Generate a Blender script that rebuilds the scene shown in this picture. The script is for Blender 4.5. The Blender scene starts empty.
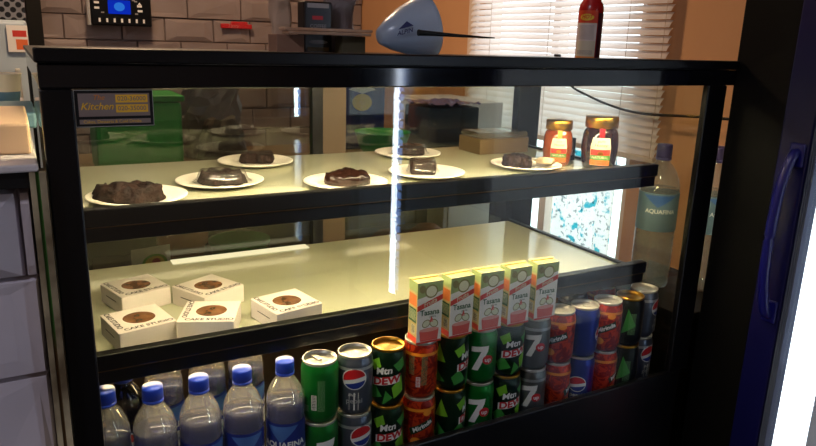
import bpy, bmesh, math, random
from mathutils import Vector, Matrix, noise

random.seed(7)
C = bpy.context.scene.collection
SC = bpy.context.scene

# ------------------------------------------------------------------ camera
cam = bpy.data.objects.new('camera', bpy.data.cameras.new('camera'))
C.objects.link(cam)
cam.data.sensor_width = 36.0
cam.data.lens = 700.0 / 816.0 * 36.0
cam.data.clip_start = 0.02
RX = Vector((0.87455159, -0.48389908, 0.03164155))      # picture right, in the room
RD = Vector((-0.09690277, -0.2383203, -0.96634015))     # picture down
RF = Vector((0.47515194, 0.84204817, -0.25531456))      # viewing direction
m = Matrix.Identity(4)
for i in range(3):
    m[i][0], m[i][1], m[i][2] = RX[i], -RD[i], -RF[i]
m.translation = (0, -0.82, 1.32)
cam.matrix_world = m
SC.camera = cam

# ------------------------------------------------------------------ sky, exposure
w = bpy.data.worlds.new('sky')
SC.world = w
w.use_nodes = True
bg = w.node_tree.nodes['Background']
bg.inputs[0].default_value = (0.80, 0.90, 1.0, 1)
bg.inputs[1].default_value = 3.4
SC.view_settings.view_transform = 'Standard'
SC.view_settings.look = 'None'
SC.view_settings.exposure = 0.0
SC.view_settings.gamma = 1.0
SC.view_settings.use_curve_mapping = False
SC.cycles.transparent_max_bounces = 40
SC.cycles.max_bounces = 10
SC.cycles.sample_clamp_indirect = 6.0

LED_WARM = 80.0        # strips under the shelves of the case
LED_COOL = 24.0        # tubes of the drinks fridges
CEIL_WARM = 135.0      # added unseen ceiling lamp, brightens the room behind the case
CEIL_COOL = 85.0      # added unseen ceiling lamp, brightens the counter and case front

# ------------------------------------------------------------------ materials
MATS = {}


def srgb(r, g, b):
    f = lambda c: (c / 255 / 12.92) if c / 255 <= 0.04045 else ((c / 255 + 0.055) / 1.055) ** 2.4
    return (f(r), f(g), f(b), 1)


def mat(name, rgb, rough=0.5, metal=0.0, spec=0.5, coat=0.0, noise_amt=0.0, noise_scale=20.0, rgb2=None, trans=0.0, bump=0.0, detail=4):
    if name in MATS:
        return MATS[name]
    m = bpy.data.materials.new(name)
    m.use_nodes = True
    nt = m.node_tree
    b = nt.nodes['Principled BSDF']
    b.inputs['Base Color'].default_value = srgb(*rgb)
    b.inputs['Roughness'].default_value = rough
    b.inputs['Metallic'].default_value = metal
    b.inputs['Specular IOR Level'].default_value = spec
    b.inputs['Coat Weight'].default_value = coat
    b.inputs['Coat Roughness'].default_value = 0.08
    if rgb2 is not None or bump:
        tc = nt.nodes.new('ShaderNodeTexCoord')
        n = nt.nodes.new('ShaderNodeTexNoise')
        n.inputs['Scale'].default_value = noise_scale
        n.inputs['Detail'].default_value = detail
        nt.links.new(tc.outputs['Object'], n.inputs['Vector'])
        if rgb2 is not None:
            r = nt.nodes.new('ShaderNodeValToRGB')
            r.color_ramp.elements[0].position = 0.5 - noise_amt
            r.color_ramp.elements[1].position = 0.5 + noise_amt
            r.color_ramp.elements[0].color = srgb(*rgb)
            r.color_ramp.elements[1].color = srgb(*rgb2)
            nt.links.new(n.outputs['Fac'], r.inputs['Fac'])
            nt.links.new(r.outputs['Color'], b.inputs['Base Color'])
        if bump:
            bp = nt.nodes.new('ShaderNodeBump')
            bp.inputs['Strength'].default_value = bump
            bp.inputs['Distance'].default_value = 0.004
            nt.links.new(n.outputs['Fac'], bp.inputs['Height'])
            nt.links.new(bp.outputs['Normal'], b.inputs['Normal'])
    MATS[name] = m
    return m


def emis(name, rgb, s):
    m = bpy.data.materials.new(name)
    m.use_nodes = True
    nt = m.node_tree
    nt.nodes.clear()
    o = nt.nodes.new('ShaderNodeOutputMaterial')
    e = nt.nodes.new('ShaderNodeEmission')
    e.inputs[0].default_value = srgb(*rgb)
    e.inputs[1].default_value = s
    nt.links.new(e.outputs[0], o.inputs[0])
    MATS[name] = m
    return m


def clear(name, tint=(255, 255, 255), base=0.04, rough=0.0, body=None, body_amt=0.0, gloss=1.0):
    """thin clear sheet: passes light with a tint, mirrors more at grazing angles, may carry some body colour"""
    m = bpy.data.materials.new(name)
    m.use_nodes = True
    nt = m.node_tree
    nt.nodes.clear()
    L = nt.links.new
    o = nt.nodes.new('ShaderNodeOutputMaterial')
    t = nt.nodes.new('ShaderNodeBsdfTransparent')
    t.inputs[0].default_value = srgb(*tint)
    last = t.outputs[0]
    if body is not None:
        d = nt.nodes.new('ShaderNodeBsdfDiffuse')
        d.inputs[0].default_value = srgb(*body)
        tl = nt.nodes.new('ShaderNodeBsdfTranslucent')
        tl.inputs[0].default_value = srgb(*body)
        mx0 = nt.nodes.new('ShaderNodeMixShader')
        mx0.inputs[0].default_value = 0.5
        L(d.outputs[0], mx0.inputs[1]); L(tl.outputs[0], mx0.inputs[2])
        mx1 = nt.nodes.new('ShaderNodeMixShader')
        mx1.inputs[0].default_value = body_amt
        L(last, mx1.inputs[1]); L(mx0.outputs[0], mx1.inputs[2])
        last = mx1.outputs[0]
    g = nt.nodes.new('ShaderNodeBsdfGlossy')
    g.inputs['Roughness'].default_value = rough
    lw = nt.nodes.new('ShaderNodeLayerWeight')
    lw.inputs[0].default_value = 0.5
    p = nt.nodes.new('ShaderNodeMath'); p.operation = 'POWER'; p.inputs[1].default_value = 5
    L(lw.outputs['Facing'], p.inputs[0])
    ml = nt.nodes.new('ShaderNodeMath'); ml.operation = 'MULTIPLY_ADD'
    ml.inputs[1].default_value = (1 - base) * gloss; ml.inputs[2].default_value = base
    L(p.outputs[0], ml.inputs[0])
    mx = nt.nodes.new('ShaderNodeMixShader')
    L(ml.outputs[0], mx.inputs[0]); L(last, mx.inputs[1]); L(g.outputs[0], mx.inputs[2])
    L(mx.outputs[0], o.inputs[0])
    MATS[name] = m
    return m


def translucent(name, rgb, amt=0.5, pattern=None):
    m = bpy.data.materials.new(name)
    m.use_nodes = True
    nt = m.node_tree
    nt.nodes.clear()
    L = nt.links.new
    o = nt.nodes.new('ShaderNodeOutputMaterial')
    d = nt.nodes.new('ShaderNodeBsdfDiffuse'); t = nt.nodes.new('ShaderNodeBsdfTranslucent')
    mx = nt.nodes.new('ShaderNodeMixShader'); mx.inputs[0].default_value = amt
    d.inputs[0].default_value = srgb(*rgb); t.inputs[0].default_value = srgb(*rgb)
    if pattern:
        tc = nt.nodes.new('ShaderNodeTexCoord')
        n = nt.nodes.new('ShaderNodeTexNoise'); n.inputs['Scale'].default_value = 22; n.inputs['Detail'].default_value = 5
        n2 = nt.nodes.new('ShaderNodeTexNoise'); n2.inputs['Scale'].default_value = 60; n2.inputs['Detail'].default_value = 3
        L(tc.outputs['Object'], n.inputs['Vector']); L(tc.outputs['Object'], n2.inputs['Vector'])
        r = nt.nodes.new('ShaderNodeValToRGB')
        r.color_ramp.elements[0].position = 0.56; r.color_ramp.elements[1].position = 0.62
        r.color_ramp.elements[0].color = srgb(*rgb); r.color_ramp.elements[1].color = srgb(40, 170, 190)
        r2 = nt.nodes.new('ShaderNodeValToRGB')
        r2.color_ramp.elements[0].position = 0.58; r2.color_ramp.elements[1].position = 0.64
        r2.color_ramp.elements[0].color = (1, 1, 1, 1); r2.color_ramp.elements[1].color = srgb(150, 160, 165)
        mm = nt.nodes.new('ShaderNodeMixRGB'); mm.blend_type = 'MULTIPLY'; mm.inputs[0].default_value = 1
        L(n.outputs['Fac'], r.inputs['Fac']); L(n2.outputs['Fac'], r2.inputs['Fac'])
        L(r.outputs[0], mm.inputs[1]); L(r2.outputs[0], mm.inputs[2])
        L(mm.outputs[0], d.inputs[0]); L(mm.outputs[0], t.inputs[0])
    L(d.outputs[0], mx.inputs[1]); L(t.outputs[0], mx.inputs[2]); L(mx.outputs[0], o.inputs[0])
    MATS[name] = m
    return m


BLACK = mat('black_frame', (10, 10, 12), 0.32, spec=0.32)
GLOSSB = mat('gloss_black', (12, 13, 17), 0.07, spec=0.5)
DEEPB = mat('deep_black', (5, 5, 5), 0.6, spec=0.15)
BLACKM = mat('matt_black', (14, 13, 13), 0.55, spec=0.3)
GLASS = clear('pane_glass', (250, 252, 250), 0.035)
REAR_GLASS = clear('rear_pane_glass', (225, 228, 222), 0.10, gloss=0.9)
WHITE = mat('white_card', (236, 232, 228), 0.6)
CREAM = mat('cream', (226, 214, 186), 0.6)
SILVER = mat('aluminium', (214, 210, 202), 0.36, 0.75)
GOLD = mat('gold_metal', (214, 160, 60), 0.3, 1.0)
INK = mat('dark_ink', (35, 28, 28), 0.6)


# ------------------------------------------------------------------ mesh helpers
def box(bm, x0, x1, y0, y1, z0, z1, bevel=0.0, mi=0, rz=0.0):
    g = bmesh.ops.create_cube(bm, size=1)
    vs = g['verts']
    cx, cy, cz = (x0 + x1) / 2, (y0 + y1) / 2, (z0 + z1) / 2
    for v in vs:
        v.co = Vector((v.co.x * (x1 - x0), v.co.y * (y1 - y0), v.co.z * (z1 - z0)))
        if rz:
            v.co.rotate(Matrix.Rotation(rz, 3, 'Z'))
        v.co += Vector((cx, cy, cz))
    fs = set(f for v in vs for f in v.link_faces)
    for f in fs:
        f.material_index = mi
    if bevel:
        es = list(set(e for v in vs for e in v.link_edges))
        r = bmesh.ops.bevel(bm, geom=es, offset=bevel, segments=2, affect='EDGES', profile=0.5)
        for f in r['faces']:
            f.material_index = mi
    return vs


def lathe(bm, prof, n=32, c=(0, 0, 0), mi=0, squash=None):
    rings = []
    for (r, z) in prof:
        if r < 1e-6:
            rings.append([bm.verts.new((c[0], c[1], c[2] + z))])
        else:
            ring = []
            for k in range(n):
                a = 2 * math.pi * k / n
                rr = r * (squash(a, z) if squash else 1)
                ring.append(bm.verts.new((c[0] + rr * math.cos(a), c[1] + rr * math.sin(a), c[2] + z)))
            rings.append(ring)
    for i in range(len(rings) - 1):
        a, b = rings[i], rings[i + 1]
        if len(a) == 1 and len(b) == 1:
            continue
        for k in range(n):
            k2 = (k + 1) % n
            if len(a) == 1:
                f = bm.faces.new((a[0], b[k2], b[k]))
            elif len(b) == 1:
                f = bm.faces.new((a[k], a[k2], b[0]))
            else:
                f = bm.faces.new((a[k], a[k2], b[k2], b[k]))
            f.material_index = mi
            f.smooth = True


def tube(bm, pts, r, n=10, cap=True, mi=0):
    pts = [Vector(p) for p in pts]
    rs = r if isinstance(r, (list, tuple)) else [r] * len(pts)
    rings = []
    up = Vector((0, 0, 1))
    for i, p in enumerate(pts):
        d = (pts[min(i + 1, len(pts) - 1)] - pts[max(i - 1, 0)]).normalized()
        s = d.cross(up)
        if s.length < 1e-3:
            s = d.cross(Vector((0, 1, 0)))
        s.normalize()
        t = s.cross(d).normalized()
        rings.append([bm.verts.new(p + s * rs[i] * math.cos(2 * math.pi * k / n) + t * rs[i] * math.sin(2 * math.pi * k / n)) for k in range(n)])
    for a, b in zip(rings, rings[1:]):
        for k in range(n):
            f = bm.faces.new((a[k], a[(k + 1) % n], b[(k + 1) % n], b[k]))
            f.smooth = True
            f.material_index = mi
    if cap:
        bm.faces.new(rings[0][::-1]).material_index = mi
        bm.faces.new(rings[-1]).material_index = mi


def spline(pts, n=8):
    P = [Vector(p) for p in pts]
    P = [2 * P[0] - P[1]] + P + [2 * P[-1] - P[-2]]
    out = []
    for i in range(1, len(P) - 2):
        for k in range(n):
            t = k / n
            a, b, c, d = P[i - 1], P[i], P[i + 1], P[i + 2]
            out.append(0.5 * ((2 * b) + (c - a) * t + (2 * a - 5 * b + 4 * c - d) * t * t + (3 * b - a - 3 * c + d) * t ** 3))
    out.append(P[-2])
    return out


def ob(name, bm, mats, parent=None, recalc=True, smooth_angle=None):
    me = bpy.data.meshes.new(name)
    if recalc:
        bmesh.ops.recalc_face_normals(bm, faces=bm.faces[:])
    bm.to_mesh(me)
    bm.free()
    for mm in (mats if isinstance(mats, (list, tuple)) else [mats]):
        me.materials.append(mm)
    o = bpy.data.objects.new(name, me)
    C.objects.link(o)
    if parent:
        o.parent = parent
    return o


def B():
    return bmesh.new()


def bob(name, mats, parent, *args, bevel=0.0):
    bm = B()
    for a in args:
        box(bm, *a, bevel=bevel)
    return ob(name, bm, mats, parent)


def thing(name, label, cat, loc=(0, 0, 0), rz=0.0, group=None):
    o = bpy.data.objects.new(name, None)
    o.empty_display_size = 0.05
    C.objects.link(o)
    o.location = loc
    o.rotation_euler = (0, 0, rz)
    return tag(o, label, cat, group)


def tag(o, label, cat, group=None):
    o['label'] = label
    o['category'] = cat
    if group:
        o['group'] = group
    return o


def struct(o, label=None):
    o['kind'] = 'structure'
    if label:
        o['label'] = label
    return o


CHILD = {}


def dup(root, loc, rz, label, group=None):
    r = root.copy(); C.objects.link(r)
    r.location = loc; r.rotation_euler = (0, 0, rz); r['label'] = label
    if group:
        r['group'] = group
    for ch in list(root.children):
        c = ch.copy(); C.objects.link(c); c.parent = r
        for g in list(ch.children):
            d = g.copy(); C.objects.link(d); d.parent = c
    return r


# ------------------------------------------------------------------ printed graphics
class Print:
    """flat printed shapes and letters, laid on a plane or wrapped round an upright cylinder"""

    def __init__(self):
        self.items = []

    def poly(self, pts, mi=0, layer=0):
        self.items.append(([(p[0], p[1]) for p in pts], [list(range(len(pts)))], mi, layer))
        return self

    def rect(self, x0, x1, y0, y1, mi=0, layer=0):
        return self.poly([(x0, y0), (x1, y0), (x1, y1), (x0, y1)], mi, layer)

    def disc(self, cx, cy, rx, ry=None, mi=0, layer=0, n=24, a0=0.0, a1=2 * math.pi, rot=0.0):
        ry = ry or rx
        full = abs(a1 - a0 - 2 * math.pi) < 1e-6
        pts = []
        for k in range(n if full else n + 1):
            a = a0 + (a1 - a0) * k / n
            x, y = rx * math.cos(a), ry * math.sin(a)
            pts.append((cx + x * math.cos(rot) - y * math.sin(rot), cy + x * math.sin(rot) + y * math.cos(rot)))
        return self.poly(pts, mi, layer)

    def text(self, s, cx, cy, size, mi=0, layer=1, shear=0.0, bold=0.0, rot=0.0, sx=1.0):
        cu = bpy.data.curves.new('letters', 'FONT')
        cu.body = s; cu.size = size; cu.align_x = 'CENTER'; cu.align_y = 'CENTER'
        cu.shear = shear; cu.offset = bold * size; cu.resolution_u = 3
        o = bpy.data.objects.new('letters', cu)
        C.objects.link(o)
        bpy.context.view_layer.update()
        me = bpy.data.meshes.new_from_object(o.evaluated_get(bpy.context.evaluated_depsgraph_get()))
        vs = []
        for v in me.vertices:
            x, y = v.co.x * sx, v.co.y
            vs.append((cx + x * math.cos(rot) - y * math.sin(rot), cy + x * math.sin(rot) + y * math.cos(rot)))
        fs = [list(p.vertices) for p in me.polygons]
        self.items.append((vs, fs, mi, layer))
        bpy.data.objects.remove(o); bpy.data.curves.remove(cu); bpy.data.meshes.remove(me)
        return self

    def build(self):
        bm = B()
        lay = bm.verts.layers.float.new('lay')
        for vs, fs, mi, layer in self.items:
            bv = [bm.verts.new((x, y, 0)) for x, y in vs]
            for v in bv:
                v[lay] = layer
            for f in fs:
                try:
                    bm.faces.new([bv[i] for i in f]).material_index = mi
                except ValueError:
                    pass
        bm.normal_update()
        for f in bm.faces:
            if f.normal.z < 0:
                f.normal_flip()
        return bm, lay

    def flat(self, name, mats, parent, origin, ux, uy, eps=0.0004):
        bm, lay = self.build()
        ux, uy = Vector(ux).normalized(), Vector(uy).normalized()
        n = ux.cross(uy).normalized()
        for v in bm.verts:
            v.co = Vector(origin) + ux * v.co.x + uy * v.co.y + n * eps * (1 + v[lay])
        return ob(name, bm, mats, parent, recalc=False)

    def wrap(self, name, mats, parent, r, eps=0.0002, step=0.0035):
        bm, lay = self.build()
        bmesh.ops.triangulate(bm, faces=[f for f in bm.faces if len(f.verts) > 4])
        xs = [v.co.x for v in bm.verts]
        k = math.floor(min(xs) / step)
        while k * step < max(xs):
            bmesh.ops.bisect_plane(bm, geom=bm.verts[:] + bm.edges[:] + bm.faces[:], plane_co=(k * step, 0, 0), plane_no=(1, 0, 0))
            k += 1
        for v in bm.verts:
            a = v.co.x / r
            rr = r + eps * (1 + v[lay])
            v.co = Vector((rr * math.sin(a), -rr * math.cos(a), v.co.y))
        return ob(name, bm, mats, parent, recalc=False)


# ================================================================== THE ROOM
def brick_sheet(bm, x0, x1, z0, z1, y, depth, course=0.115, length=0.235, seed=3, out=-1):
    """foam wall panel: raised bricks each with a smaller block pressed out of it"""
    rnd = random.Random(seed)
    row = 0
    z = z0
    while z < z1 - 1e-4:
        zt = min(z + course, z1)
        x = x0 - (row % 2) * length * 0.5 - rnd.uniform(0, 0.03)
        while x < x1 - 1e-4:
            ln = length * rnd.uniform(0.8, 1.2)
            a, b = max(x, x0), min(x + ln, x1)
            x += ln
            if b - a < 0.004:
                continue
            d = depth * rnd.uniform(0.35, 0.75)
            gx = min(0.004, (b - a) * 0.2)
            P = [[a, z], [b, z], [b, zt], [a, zt]]
            Q = [[a + gx, z + .004], [b - gx, z + .004], [b - gx, zt - .004], [a + gx, zt - .004]]
            fx, fz = (b - a), (zt - z)
            i0, i1 = rnd.uniform(.1, .28), rnd.uniform(.1, .28)
            j0, j1 = rnd.uniform(.14, .3), rnd.uniform(.14, .3)
            Rr = [[a + fx * i0, z + fz * j0], [b - fx * i1, z + fz * j0], [b - fx * i1, zt - fz * j1], [a + fx * i0, zt - fz * j1]]
            rings = []
            lev = [0, d, d + depth * rnd.uniform(-.12, .3)]
            for pts, h in zip((P, Q, Rr), lev):
                rings.append([bm.verts.new((p[0], y + out * h, p[1])) for p in pts])
            sk = [depth * rnd.uniform(-.12, .12) for _ in range(4)]
            for v, s in zip(rings[2], sk):
                v.co.y += s
            for r0, r1 in zip(rings, rings[1:]):
                for k in range(4):
                    bm.faces.new((r0[k], r0[(k + 1) % 4], r1[(k + 1) % 4], r1[k]))
            bm.faces.new(rings[2])
        z = zt
        row += 1


X0, X1, Y0, Y1, H = -1.8, 1.8, -2.7, 3.0, 2.6
FOAM = mat('grey_foam_brick', (150, 136, 134), 0.55, rgb2=(126, 112, 110), noise_amt=0.2, noise_scale=3)
ORANGE = mat('orange_wall_paint', (212, 160, 116), 0.75, rgb2=(204, 152, 108), noise_amt=0.3, noise_scale=4)
struct(bob('floor', mat('dark_floor_tile', (70, 64, 60), 0.4, rgb2=(56, 52, 50), noise_amt=0.2, noise_scale=5), None, (X0, X1, Y0, Y1, -0.1, 0)))
struct(bob('ceiling', mat('off_white_ceiling', (214, 206, 196), 0.8), None, (X0 - .1, X1 + .1, Y0 - .1, Y1 + .1, H, H + 0.1)))
bm = B()
box(bm, X0, X1, Y1, Y1 + .1, 0, H)
struct(ob('wall_back', bm, FOAM))
bm = B()
brick_sheet(bm, 0.13, X1 - 0.002, 0.0, H, Y1 - 0.001, 0.030, seed=5)
clad = struct(ob('wall_back_cladding', bm, FOAM, recalc=True))
clad.name = 'trim_2'
struct(bob('wall_left', mat('beige_wall', (168, 150, 132), 0.8), None, (X0 - .1, X0, Y0, Y1, 0, H)))
struct(bob('wall_front', MATS['beige_wall'], None, (X0, X1, Y0 - .1, Y0, 0, H)))
WY0, WY1, WZ0, WZ1 = 0.86, 1.80, 0.45, 2.0
struct(bob('wall_right', ORANGE, None, (X1, X1 + .12, Y0, WY0, 0, H), (X1, X1 + .12, WY1, Y1, 0, H), (X1, X1 + .12, WY0, WY1, 0, WZ0), (X1, X1 + .12, WY0, WY1, WZ1, H)))
struct(bob('trim_1', BLACKM, None, (0.088, 0.148, Y1 - 0.10, Y1 - 0.032, 0, H)), 'black painted upright at the end of the grey brick wall')

FRAMEP = mat('cream_window_paint', (226, 206, 190), 0.5)
win = struct(thing('window_1', 'window behind the white blinds', 'window', (X1 + 0.06, (WY0 + WY1) / 2, WZ0)))
hw = (WY1 - WY0) / 2
hh = WZ1 - WZ0
bob('window_frame', FRAMEP, win, (-.03, .03, -hw, -hw + .045, 0, hh), (-.03, .03, hw - .045, hw, 0, hh), (-.03, .03, -hw + .045, hw - .045, 0, .05), (-.03, .03, -hw + .045, hw - .045, hh - .05, hh),
    (-.025, .025, -.02, .02, .05, hh - .05))
bob('pane', GLASS, win, (.002, .006, -hw + .045, -.02, .05, hh - .05), (.002, .006, .02, hw - .045, .05, hh - .05))
bob('window_casing', FRAMEP, win, (-.075, -.0605, hw + .0, hw + .06, -.05, hh + .05))

# blinds
SLAT = translucent('white_blind_slat', (236, 228, 224), 0.36)
bl = thing('window_blind', 'white horizontal slatted blind hanging over the window', 'blind', (X1 - 0.03, 0, 0))
BY0, BY1, BZ0, BZ1 = 0.728, 1.81, 0.968, 2.03
bm = B()
z = BZ0 + .02
while z < BZ1 - .03:
    sw, ang = 0.0135, math.radians(52)
    dx, dz = sw * math.cos(ang), sw * math.sin(ang)
    n = 3
    prev = None
    for k in range(n + 1):
        t = k / n * 2 - 1
        bowx = 0.0018 * (1 - t * t)
        co = (t * dx - bowx * math.sin(ang), z + t * dz + bowx * math.cos(ang))
        cur = [bm.verts.new((co[0], BY0, co[1])), bm.verts.new((co[0], BY1, co[1]))]
        if prev:
            bm.faces.new((prev[0], prev[1], cur[1], cur[0])).smooth = True
        prev = cur
    z += 0.0235
ob('slats', bm, SLAT, bl)
bob('bottom_rail', mat('blind_rail', (214, 196, 178), 0.5), bl, (-.012, .012, BY0, BY1, BZ0 - .012, BZ0 + .008), bevel=.003)
bob('head_rail', MATS['blind_rail'], bl, (-.02, .025, BY0, BY1, BZ1 - .03, BZ1 + .01), bevel=.003)
for yy in (BY0 + .012, BY0 + .16, 1.28, BY1 - .16):
    bm = B(); tube(bm, [(-.0135, yy, BZ0), (-.0135, yy, BZ1 - .03)], .0009, 6)
    ob('ladder_cord', bm, MATS['blind_rail'], bl)

# flowered cloth in the lower part of the window
bm = B()
ny, nz = 24, 4
grid = [[bm.verts.new((0.008 * math.sin(i * 1.1), 0.925 + (1.25 - 0.925) * i / ny, 0.47 + (0.955 - 0.47) * j / nz)) for j in range(nz + 1)] for i in range(ny + 1)]
for i in range(ny):
    for j in range(nz):
        bm.faces.new((grid[i][j], grid[i + 1][j], grid[i + 1][j + 1], grid[i][j + 1])).smooth = True
o = ob('window_cloth', bm, translucent('white_cloth_turquoise_flowers', (246, 244, 242), 0.62, True))
o.location = (X1 + 0.012, 0, 0)
tag(o, 'thin white cloth with turquoise flowers over the bottom of the window', 'curtain')

# unseen ceiling lamps, added to brighten the brick and the case front
LAMPW = emis('warm_lamp_glow', (255, 214, 170), CEIL_WARM)
LAMPC = emis('cool_lamp_glow', (240, 238, 255), CEIL_COOL)
for (x, y, lm, lab) in ((0.4, 1.75, LAMPW, 'added unseen ceiling lamp above the prep table, brightening the back wall'), (-1.25, -1.0, LAMPC, 'added unseen ceiling lamp brightening the customer side')):
    t = thing('added_ceiling_lamp', lab, 'lamp', (x, y, H - .06))
    bm = B(); lathe(bm, [(0, 0.06), (.17, .06), (.17, .02), (.15, .02)], 32); ob('lamp_base', bm, WHITE, t)
    bm = B(); lathe(bm, [(.15, .02), (.13, .004), (.06, -.004), (0, -.006)], 32); ob('diffuser', bm, lm, t)

# ================================================================== LEFT COUNTER
ct = thing('service_counter', 'counter left of the display case, faced with grey foam brick', 'counter', (0, 0, 0))
LITBRICK = mat('cool_lit_foam_brick', (200, 194, 202), 0.5, rgb2=(184, 178, 188), noise_amt=0.2, noise_scale=6)  # wall foam again, with cool light put into a paler colour
bob('carcass', BLACKM, ct, (-1.0, 0.014, 0.02, 0.75, 0, 1.157))
bm = B()
brick_sheet(bm, -0.98, 0.0055, 0.01, 1.153, 0.0195, 0.020, course=0.116, length=0.20, seed=11)
ob('brick_facing', bm, LITBRICK, ct)
bob('worktop', mat('pale_worktop', (206, 200, 200), 0.35), ct, (-1.02, 0.0155, -0.012, 0.78, 1.174, 1.182), bevel=.002)
bob('worktop_shade_band', BLACKM, ct, (-1.01, 0.008, -0.006, 0.76, 1.157, 1.174))  # black strip stands in for the shadow under the worktop
bm = B()
box(bm, 0.006, 0.0115, -0.010, 0.019, 0, 1.174, mi=0)
box(bm, 0.0116, 0.0150, -0.008, 0.019, 0, 1.174, mi=1)
box(bm, 0.0151, 0.0215, -0.012, 0.010, 0, 1.174, mi=0)
CH = mat('chipped_trim_paint', (190, 176, 142), 0.6, rgb2=(92, 76, 52), noise_amt=0.12, noise_scale=9)
mg = mat('green_then_brown_strip', (52, 110, 40), 0.6)
nt = mg.node_tree
tc = nt.nodes.new('ShaderNodeTexCoord'); sp = nt.nodes.new('ShaderNodeSeparateXYZ'); rp = nt.nodes.new('ShaderNodeValToRGB')
nt.links.new(tc.outputs['Object'], sp.inputs[0]); nt.links.new(sp.outputs['Z'], rp.inputs['Fac']); nt.links.new(rp.outputs[0], nt.nodes['Principled BSDF'].inputs['Base Color'])
rp.color_ramp.elements[0].position = 0.97; rp.color_ramp.elements[0].color = srgb(92, 70, 40)
rp.color_ramp.elements[1].position = 1.0; rp.color_ramp.elements[1].color = srgb(52, 112, 40)
ob('corner_trim', bm, [CH, mg], ct)

o = bob('pastry_tray', mat('peach_card', (226, 190, 152), 0.6), None, (-.28, 0, 0, .20, 0, .034), bevel=.003)
o.location = (0.012, 0.055, 1.1825)
tag(o, 'flat peach cardboard box lying on the pale counter top', 'box')
o = bob('serving_tray', mat('teal_plastic', (96, 134, 146), 0.4), None, (-.14, .14, -.09, .09, 0, .022), bevel=.004)
o.location = (-0.115, 0.37, 1.1825)
tag(o, 'teal plastic tray lying behind the peach box on the counter', 'tray')
t = thing('paper_cup', 'beige paper cup with a blue lower half on the counter', 'cup', (-0.012, 0.60, 1.1825))
bm = B(); lathe(bm, [(0, 0.001), (.020, 0), (.0235, .026)], 24); ob('lower_half', bm, mat('cup_blue', (84, 122, 140), 0.5), t)
bm = B(); lathe(bm, [(.0237, .0262), (.0275, .054), (.0285, .057), (.0265, .057), (.0225, .028)], 24); ob('upper_half', bm, CREAM, t)

# far left kitchen corner
t = thing('pale_fridge', 'pale blue upright cabinet in the far left corner', 'cabinet', (-0.345, 2.55, 0))
PB = mat('pale_blue_enamel', (176, 192, 206), 0.35)
bob('carcass', PB, t, (-.40, .42, 0, .44, 0, 1.34), bevel=.01)
bob('door', PB, t, (-.39, .41, -.03, -.002, .05, 1.33), bevel=.006)
bob('handle', SILVER, t, (.36, .38, -.06, -.0305, .85, 1.15), bevel=.004)
mp = mat('perforated_steel', (150, 150, 156), 0.4, 0.6)
nt = mp.node_tree
tc = nt.nodes.new('ShaderNodeTexCoord'); mpn = nt.nodes.new('ShaderNodeMapping'); mpn.inputs['Rotation'].default_value = (0, math.radians(45), 0)
ch = nt.nodes.new('ShaderNodeTexChecker'); ch.inputs['Scale'].default_value = 52
ch.inputs[1].default_value = srgb(150, 150, 156); ch.inputs[2].default_value = srgb(36, 36, 40)
ch.inputs['Scale'].default_value = 45
vn = nt.nodes.new('ShaderNodeTexVoronoi'); vn.inputs['Scale'].default_value = 34; vn.inputs['Randomness'].default_value = 0
rr = nt.nodes.new('ShaderNodeValToRGB'); rr.color_ramp.elements[0].position = 0.36; rr.color_ramp.elements[1].position = 0.42
rr.color_ramp.elements[0].color = srgb(40, 40, 44); rr.color_ramp.elements[1].color = srgb(150, 150, 156)
nt.nodes.remove(ch)
nt.links.new(tc.outputs['Object'], mpn.inputs[0]); nt.links.new(mpn.outputs[0], vn.inputs['Vector']); nt.links.new(vn.outputs['Distance'], rr.inputs[0])
nt.links.new(rr.outputs[0], nt.nodes['Principled BSDF'].inputs['Base Color'])
o = bob('perforated_panel', [mp], None, (-.35, .378, -.12, .12, 0, .30), bevel=.008)
o.location = (-0.30, 2.76, 1.3405)
tag(o, 'grey perforated steel box on top of the pale blue cabinet', 'box')
t = thing('menu_card', 'small orange and white card fixed to the pale blue cabinet', 'card', (0.050, 2.508, 1.215))
bob('backing', WHITE, t, (-.05, .025, 0, .006, 0, .105))
Print().rect(-.02, .022, .01, .05, 0).rect(-.03, .02, .06, .085, 1).flat('printing', [mat('orange_print', (226, 110, 60)), mat('red_print', (206, 60, 50)), INK], t, (0, 0, 0), (1, 0, 0), (0, 0, 1))

# ================================================================== DISPLAY CASE
S1, S2, DECK = 1.113, 0.928, 0.684
P1, P2 = S1 - .022, S2 - .022      # top faces of the glass shelves, below the lip
SF = 0.052
RY = 0.48                          # back of the case
case = thing('display_case', 'black framed glass display case of cakes and cold drinks', 'display case', (0, 0, 0))
bob('base_cabinet', BLACKM, case, (.0235, 1.078, .012, RY + .03, 0, DECK - .012))
bob('front_panel', BLACK, case, (.0235, 1.078, 0, .0118, 0, .715), bevel=.002)
bob('deck', BLACKM, case, (.0236, 1.0778, .0122, RY + .03, DECK - .0119, DECK))
for (a, b, c, d) in ((.0235, .055, 0, .03), (1.048, 1.097, 0, .012), (.0235, .056, RY + .005, RY + .03), (1.022, 1.084, RY + .005, RY + .03)):
    bob('post', BLACK, case, (a, b, c, d, DECK + .0005 if c else .7152, 1.257), bevel=.002)
bob('rear_mullion', BLACK, case, (.509, .5310, RY - .004, RY + .012, DECK + .0005, 1.257))
bob('sliding_door_stile', mat('led_lit_door_stile', (86, 68, 50), 0.5), case, (.5315, .581, RY - .002, RY + .014, .90, 1.257))  # the tan carries LED light falling on a black-brown frame
bob('header', GLOSSB, case, (.0235, 1.1185, 0, .03, 1.2572, 1.2835), (.0235, .056, .03, RY + .03, 1.2572, 1.2835), (1.056, 1.084, .03, RY + .03, 1.2572, 1.2835), (.056, 1.056, RY + .005, RY + .03, 1.2572, 1.2835), bevel=.002)
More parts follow.
